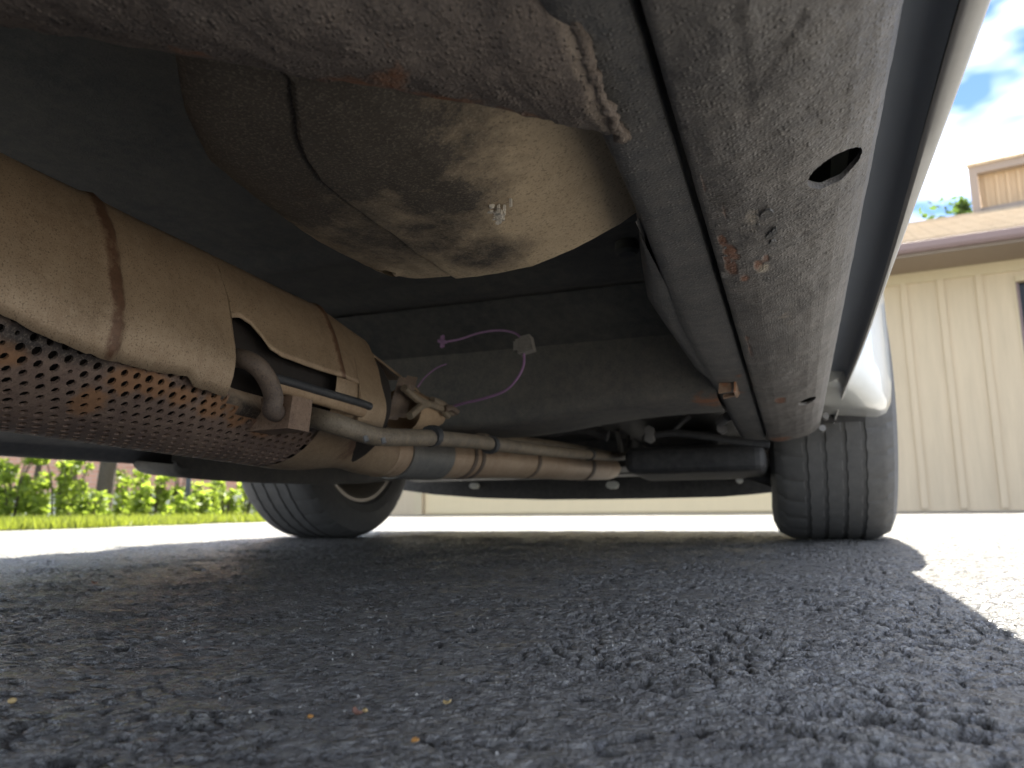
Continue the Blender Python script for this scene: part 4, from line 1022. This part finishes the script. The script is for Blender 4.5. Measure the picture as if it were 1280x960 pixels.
gd = gpart('garage_door', MB().box((door_l + .002, .05, .0), (door_r - .002, .08, 2.098)), M['gdoor'])
for i in range(4):
    o = gpart('door_panel', MB().box((door_l + .02, .035, .012 + i * .52), (door_r - .02, .05, .52 + i * .52)), M['gdoor'], gd)
gpart('door_trim', MB().box((door_l - .11, -.02, 0), (door_l, 0, 2.2)), M['trim']); gpart('door_trim', MB().box((door_r, -.02, 0), (door_r + .1, 0, 2.2)), M['trim'])
gpart('door_trim', MB().box((door_l, -.02, 2.10), (door_r, 0, 2.2)), M['trim'])
fr = gpart('window', MB().box((wl - .018, -.006, wbot - .018), (wl, 0, wtop + .018)).box((w_r, -.012, wbot - .05), (w_r + .035, 0, wtop + .05)).box((wl, -.012, wtop), (w_r, 0, wtop + .05)).box((wl, -.012, wbot - .05), (w_r, 0, wbot)), M['trim'])
gpart('pane', MB().box((wl, .06, wbot), (w_r, .07, wtop)), M['glass'], fr); gpart('sash', MB().box((wl, .035, (wtop + wbot) / 2 - .02), (w_r, .058, (wtop + wbot) / 2 + .02)).box((wl, .03, wbot), (wl + .03, .0585, wtop)), M['gutter'], fr)
OV = .60; zS = zE + .004
zG0 = zE + .02
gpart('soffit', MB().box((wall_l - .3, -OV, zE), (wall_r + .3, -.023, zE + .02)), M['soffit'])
gpart('fascia', MB().box((wall_l - .3, -OV - .022, zE - .015), (wall_r + .3, -OV - .001, zE + .10)), M['fascia'])
gt = MB(); gr = []
for x in (wall_l - .3, wall_r + .3):
    gr.append([Vector((x, -OV - .023, zE + .075)), Vector((x, -OV - .030, zE + .005)), Vector((x, -OV - .085, zE + .005)), Vector((x, -OV - .105, zE + .03)), Vector((x, -OV - .112, zE + .085)), Vector((x, -OV - .108, zE + .087)), Vector((x, -OV - .03, zE + .08))])
gt.grid(gr); gpart('gutter', gt, M['gutter'])
D_R = 2.9; zr0 = zE + .09; zridge = gpx(1175, 273, D_R).z
mb = MB()
xl_, xr_ = wall_l - .35, wall_r + .35; n_c = 22; slope = (zridge - zr0) / (D_R + OV + .03)
for i in range(n_c):                                              # shingle courses, each lapped over the one below
    d0 = -OV - .03 + (D_R + OV + .03) * i / n_c; d1 = -OV - .03 + (D_R + OV + .03) * (i + 1) / n_c + .03
    z0 = zr0 + slope * (d0 + OV + .03); z1 = zr0 + slope * (d1 + OV + .03)
    mb.add([(xl_, d0, z0), (xr_, d0, z0), (xr_, d1, z1 - .004), (xl_, d1, z1 - .004), (xl_, d0, z0 + .018), (xr_, d0, z0 + .018), (xr_, d1, z1 + .002), (xl_, d1, z1 + .002)],
           [(0, 1, 5, 4), (4, 5, 6, 7), (0, 4, 7, 3), (1, 2, 6, 5), (0, 3, 2, 1)])
mb.add([(xl_, D_R, zridge), (xr_, D_R, zridge), (xr_, 6.3, zr0), (xl_, 6.3, zr0)], [(0, 1, 2, 3)])
roof = gpart('roof', mb, M['shingle'])
# clerestory on the ridge
cl = gpx(1216, 265, D_R).x; ct = gpx(1216, 212, D_R).z; cr_ = cl + 4.2
camg = Vector(((CAM_P - A).dot(U), (CAM_P - A).dot(-Wn)))
turn = -atan2(cl - camg.x, D_R - camg.y) * .85                    # this raised part is set at an angle, facing the drive
zcb = zridge - 1.3; cw = 2.4
cs = gpart('clerestory', MB().box((.10, .02, zcb), (cw, .5, ct - .06)), M['csiding'])
cs.location = (cl, D_R, 0); cs.rotation_euler = (0, 0, turn)
cb = MB().box((0, -.02, 0), (.035, 0, ct - .13 - zridge)).mesh('clerestory_batten'); cb.materials.append(M['csiding'])
cx0 = .16
while cx0 < cw - .1:
    o = bpy.data.objects.new('batten', cb); COL.objects.link(o); o.parent = cs; o.location = (cx0, .02, zridge + .02); cx0 += .115
gpart('clerestory_frame', MB().box((0, -.10, zcb), (.09, 0, ct)).box((.09, -.10, ct - .10), (cw, 0, ct)).box((.09, -.04, zridge - .05), (cw, 0, zridge + .035)), M['fascia'], cs)
x0_, x1_, y0_, y1_ = -.02, cw, -.13, 2.0
mb = MB(); mb.add([(x0_, y0_, ct + .002), (x1_, y0_, ct + .002), (x1_, .5, ct + .002), (x0_ + .14, .5, ct + .002), (x0_, y0_, ct + .03), (x1_, y0_, ct + .03), (x1_, 1.1, ct + .85), (x0_ + 1.1, 1.1, ct + .85)],
                  [(0, 3, 2, 1), (0, 1, 5, 4), (1, 2, 6, 5), (2, 3, 7, 6), (3, 0, 4, 7), (4, 5, 6, 7)])
gpart('clerestory_roof', mb, M['shingle'], cs)

# ------------------------------------------------------------------ garden on the left
def leaves(n, clumps, size, seed=1, flat=.5):
    r = np.random.default_rng(seed); V = []; F = []
    k = r.integers(0, len(clumps), n)
    cc = np.array([c[0] for c in clumps])[k]; rr = np.array([c[1] for c in clumps])[k]
    d = r.normal(size=(n, 3)); d /= np.linalg.norm(d, axis=1)[:, None]
    p = cc + d * (rr * r.random(n) ** .45)[:, None]
    a = r.normal(size=(n, 3)); a[:, 2] *= flat; a /= np.linalg.norm(a, axis=1)[:, None]
    b = np.cross(a, r.normal(size=(n, 3))); b /= np.linalg.norm(b, axis=1)[:, None]
    s = size * (.6 + .8 * r.random(n))
    q = np.stack([p - a * s[:, None], p + b * s[:, None] * .45, p + a * s[:, None], p - b * s[:, None] * .45], 1).reshape(-1, 3)
    f = np.arange(n * 4).reshape(-1, 4)
    me = bpy.data.meshes.new('leaves'); me.from_pydata(q.tolist(), [], f.tolist()); me.update(); return me
def limb_tree(h, r, seed, lean=(0, 0), spread=1.0, crown_h=None):
    rnd = random.Random(seed); mb = MB(); tips = []
    top = Vector((lean[0] * h, lean[1] * h, h))
    pts = [Vector((0, 0, -.05)), Vector((lean[0] * .1 * h, 0, .12)), top * .35 + Vector((rnd.uniform(-.04, .04), rnd.uniform(-.04, .04), 0)), top * .7, top]
    mb.tube(curve_pts(pts, 20), [r * 1.55, r * 1.25] + [r * (1 - .7 * i / 22) for i in range(30)][:len(curve_pts(pts, 20)) - 2], 10)
    for i in range(9):
        t = .35 + .6 * i / 9; b0 = top * t; a = rnd.uniform(0, 6.28); l = spread * rnd.uniform(.5, 1.0) * h * .35
        e = b0 + Vector((cos(a) * l, sin(a) * l, l * rnd.uniform(.3, .9))); mid = (b0 + e) / 2 + Vector((0, 0, .06 * l))
        mb.tube(curve_pts([b0, mid, e], 8), [r * .34 * (1 - .8 * k / 8) for k in range(9)][:len(curve_pts([b0, mid, e], 8))], 6); tips.append(e)
    tips.append(top); return mb, tips
def tree(px, dist_z, h, r, seed, label, lean=(0, 0), group=None, nleaf=2600, lsize=.075, zfloor=0):
    xc = (px - 640) / FPX * dist_z; loc = cam_to_world_flat(xc, dist_z)
    t = empty('tree', loc); tag(t, label, 'tree', group)
    mb, tips = limb_tree(h, r, seed, lean); link('trunk', mb.mesh('trunk'), M['bark'], t, True)
    rnd = random.Random(seed + 50); cl_ = [(tuple(p + Vector((rnd.uniform(-.2, .2), rnd.uniform(-.2, .2), rnd.uniform(-.1, .3)))), h * rnd.uniform(.10, .19)) for p in tips for _ in (0, 1)]
    link('crown', leaves(nleaf, cl_, lsize, seed), M['leaf2'], t); return t
def shrub(px, dist_z, h, w, seed, label, n=620, lsize=.05, m='leaf', name='shrub'):
    h *= .92; w *= .85
    xc = (px - 640) / FPX * dist_z; loc = cam_to_world_flat(xc, dist_z)
    t = empty(name, loc); tag(t, label, 'shrub', 'shrubs along the lawn edge'); rnd = random.Random(seed); mb = MB(); cl_ = []
    for i in range(7):
        a = rnd.uniform(0, 6.28); l = w * rnd.uniform(.3, .9); e = Vector((cos(a) * l, sin(a) * l, h * rnd.uniform(.55, 1.0)))
        mb.tube(curve_pts([Vector((cos(a) * .03, sin(a) * .03, -.02)), Vector((e.x * .4, e.y * .4, e.z * .6)), e], 8), [.012 * (1 - .08 * k) for k in range(12)][:len(curve_pts([Vector(), e, e * 1.1], 8))], 5)
        cl_.append((tuple(e * rnd.uniform(.8, 1.0)), w * rnd.uniform(.22, .42))); cl_.append((tuple(Vector((e.x * .8, e.y * .8, e.z * .5))), w * rnd.uniform(.25, .45))); cl_.append((tuple(Vector((e.x, e.y, e.z * .22))), w * rnd.uniform(.25, .4)))
    link('stems', mb.mesh('stems'), M['bark'], t, True); link('foliage', leaves(n, cl_, lsize, seed), M[m], t); return t
# lawn: soil sheet 4 mm above the asphalt, with blades
g0, g1 = G(-40, 665), G(345, 651.5)
gd_ = (g1 - g0).normalized(); gn = Vector((-gd_.y, gd_.x, 0))
if gn.x > 0: gn = -gn
ga_, gb_ = g0 - gd_ * 25, g1 + gd_ * .9
mb = MB(); mb.add([ga_ + Vector((0, 0, .006)), gb_ + Vector((0, 0, .006)), gb_ + gn * 26 + gd_ * 6 + Vector((0, 0, .006)), ga_ + gn * 26 + Vector((0, 0, .006))], [(0, 1, 2, 3)])
lawn = link('lawn', mb.mesh('lawn'), M['lawn']); tag(lawn, 'sunlit lawn strip beside the driveway', kind='structure')
def grass_blades(n, seed):
    r = np.random.default_rng(seed); L_ = (g1 - g0).length + 2.3
    s = r.random(n) * L_ - 1.5; t = r.random(n) ** 1.6 * 4.2 - .05
    t = t + .05 * np.sin(s * 9) 
    base = np.array(g0)[None] + s[:, None] * np.array(gd_)[None] + t[:, None] * np.array(gn)[None]
    h = .018 + .04 * r.random(n) + .035 * (np.sin(s * 3.1) > .55) * r.random(n); a = r.random(n) * 6.28; w = .003 + .003 * r.random(n)
    dx = np.stack([np.cos(a), np.sin(a), np.zeros(n)], 1); tip = base + np.stack([r.normal(size=n) * .018, r.normal(size=n) * .018, h], 1)
    q = np.stack([base - dx * w[:, None], base + dx * w[:, None], tip], 1).reshape(-1, 3); me = bpy.data.meshes.new('grass'); me.from_pydata(q.tolist(), [], np.arange(n * 3).reshape(-1, 3).tolist()); me.update(); return me
tag(link('grass', grass_blades(36000, 3), M['grass']), 'bright yellow green grass along the driveway edge', 'grass', kind='stuff')
for a in ((-10, 8.9, .8, .3, 14, 'rounded shrub between the broad far left shrub and the slender tree', 600), (52, 9.3, .62, .28, 15, 'low shrub filling the gap before the straight trunk', 600), (118, 8.3, .36, .25, 16, 'low pale green clump at the foot of the leaning trunk', 420), (165, 9.8, .7, .3, 17, 'feathery shrub just right of the leaning trunk', 560), (245, 8.3, .34, .26, 18, 'low yellow green clump by the foot of the dark post', 420), (285, 9.2, .55, .28, 19, 'loose shrub between dark post and left tyre', 480), (345, 10.2, .6, .3, 20, 'shrub mostly hidden behind the left tyre', 380), (20, 8.2, .95, .34, 1, 'broad leafy green shrub at far left of the lawn', 900), (-55, 7.6, .9, .4, 9, 'leafy shrub half out of view beyond the far left', 500), (75, 8.8, .85, .26, 2, 'bushy bright green shrub left of the leaning trunk', 620), (100, 9.4, 1.0, .22, 3, 'narrow shrub touching the thin tree trunk', 420), (195, 8.6, .62, .30, 4, 'low spreading shrub between trunk and dark post', 620), (228, 9.2, .72, .20, 5, 'small upright shrub behind the dark post', 380), (262, 8.9, .45, .28, 6, 'sparse low shrub right of the dark post', 300), (310, 9.6, .66, .26, 7, 'thin twiggy shrub nearest the left tyre', 260)):
    shrub(*a[:6], n=int(a[6] * 1.15), lsize=.042)
tree(130, 9.0, 3.6, .115, 11, 'tree with leaning thick trunk behind the lawn, left of the dark post', lean=(.10, 0))
tree(88, 10.2, 3.9, .10, 12, 'straight leafy trunked tree behind bright green shrub', lean=(-.02, .02))
tree(42, 10.8, 3.4, .05, 13, 'slender forked tree at far left behind broad shrub', lean=(.12, .02))
po = link('garden_post', MB().tube([Vector((0, 0, -.05)), Vector((0, 0, .55)), Vector((0, 0, .56))], [.03, .03, .022], 10).mesh('garden_post'), M['post'], None, True)
po.location = cam_to_world_flat((237 - 640) / FPX * 8.4, 8.4); tag(po, 'thin dark garden post standing between the shrubs', 'post')
# brick house behind the garden
def brick_material():
    m, nt, b = mat('salmon_brick'); k = N(nt); v = k.coord(); br = k.n('ShaderNodeTexBrick')
    br.inputs['Scale'].default_value = 1; br.inputs['Brick Width'].default_value = .22; br.inputs['Row Height'].default_value = .075; br.inputs['Mortar Size'].default_value = .006
    br.inputs['Color1'].default_value = (.70, .38, .27, 1); br.inputs['Color2'].default_value = (.60, .31, .22, 1); br.inputs['Mortar'].default_value = (.6, .5, .42, 1)
    sx = k.n('ShaderNodeSeparateXYZ'); cb_ = k.n('ShaderNodeCombineXYZ'); k.l(v, sx.inputs[0]); k.l(sx.outputs[0], cb_.inputs[0]); k.l(sx.outputs[2], cb_.inputs[1]); k.l(cb_.outputs[0], br.inputs['Vector'])
    k.l(k.mix(k.math('MULTIPLY', k.noise(v, 3, 4), .3), br.outputs['Color'], (.62, .36, .26)), b.inputs['Base Color']); b.inputs['Roughness'].default_value = .85; return m
M['brick'] = brick_material(); M['found'] = plain('pale_foundation', (.72, .72, .56), .85, scale=8, var=.2)
hl = cam_to_world_flat((-300 - 640) / FPX * 12.5, 12.5); hr_ = cam_to_world_flat((395 - 640) / FPX * 14.0, 14.0)
hu = (hr_ - hl).normalized(); hlen = (hr_ - hl).length
house = empty('brick_house', hl, (0, 0, atan2(hu.y, hu.x))); tag(house, 'salmon red brick house with pale base behind the garden shrubs', 'house')
link('foundation', MB().box((0, -.03, -.1), (hlen, 6, .42)).mesh('foundation'), M['found'], house)
link('wall', MB().box((0, 0, .42), (hlen, 6, 2.7)).mesh('wall'), M['brick'], house)
link('roof', MB().add([(-.4, -.4, 2.7), (hlen + .4, -.4, 2.7), (hlen + .4, 6.4, 2.7), (-.4, 6.4, 2.7), (-.4, 3, 4.2), (hlen + .4, 3, 4.2)], [(0, 1, 5, 4), (2, 3, 4, 5), (0, 4, 3), (1, 2, 5), (3, 2, 1, 0)]) and None or (lambda q: (q.add([(-.4, -.4, 2.705), (hlen + .4, -.4, 2.705), (hlen + .4, 6.4, 2.705), (-.4, 6.4, 2.705), (-.4, 3, 4.2), (hlen + .4, 3, 4.2)], [(0, 1, 5, 4), (2, 3, 4, 5), (0, 4, 3), (1, 2, 5), (3, 2, 1, 0)]), q.mesh('roof'))[1])(MB()), M['shingle'], house)
# tree whose tip shows over the garage roof
rr_ = ray(1202, 250); tz = 14.0
tp = CAM_P + rr_ * tz
tt = tree(640 + (1202 - 640), tz, 1.0, .1, 21, 'thin tree whose leafy tip shows over the garage roof') if False else None
t = empty('tree', (tp.x, tp.y, 0)); tag(t, 'thin tree whose leafy tip shows over the garage roof beside the clerestory', 'tree')
Ht = tp.z + .02
mb, tips = limb_tree(Ht - .35, .11, 31, spread=.42); link('trunk', mb.mesh('trunk'), M['bark'], t, True)
cl_ = [(tuple(p), .42) for p in tips] + [((0, 0, Ht - .15), .12), ((.05, .02, Ht - .42), .18), ((-.12, .05, Ht - .5), .12)] * 3
link('crown', leaves(1500, cl_, .075, 33), M['leaf2'], t)
for o in bpy.data.objects:
    if '_off' in o: del o['_off']
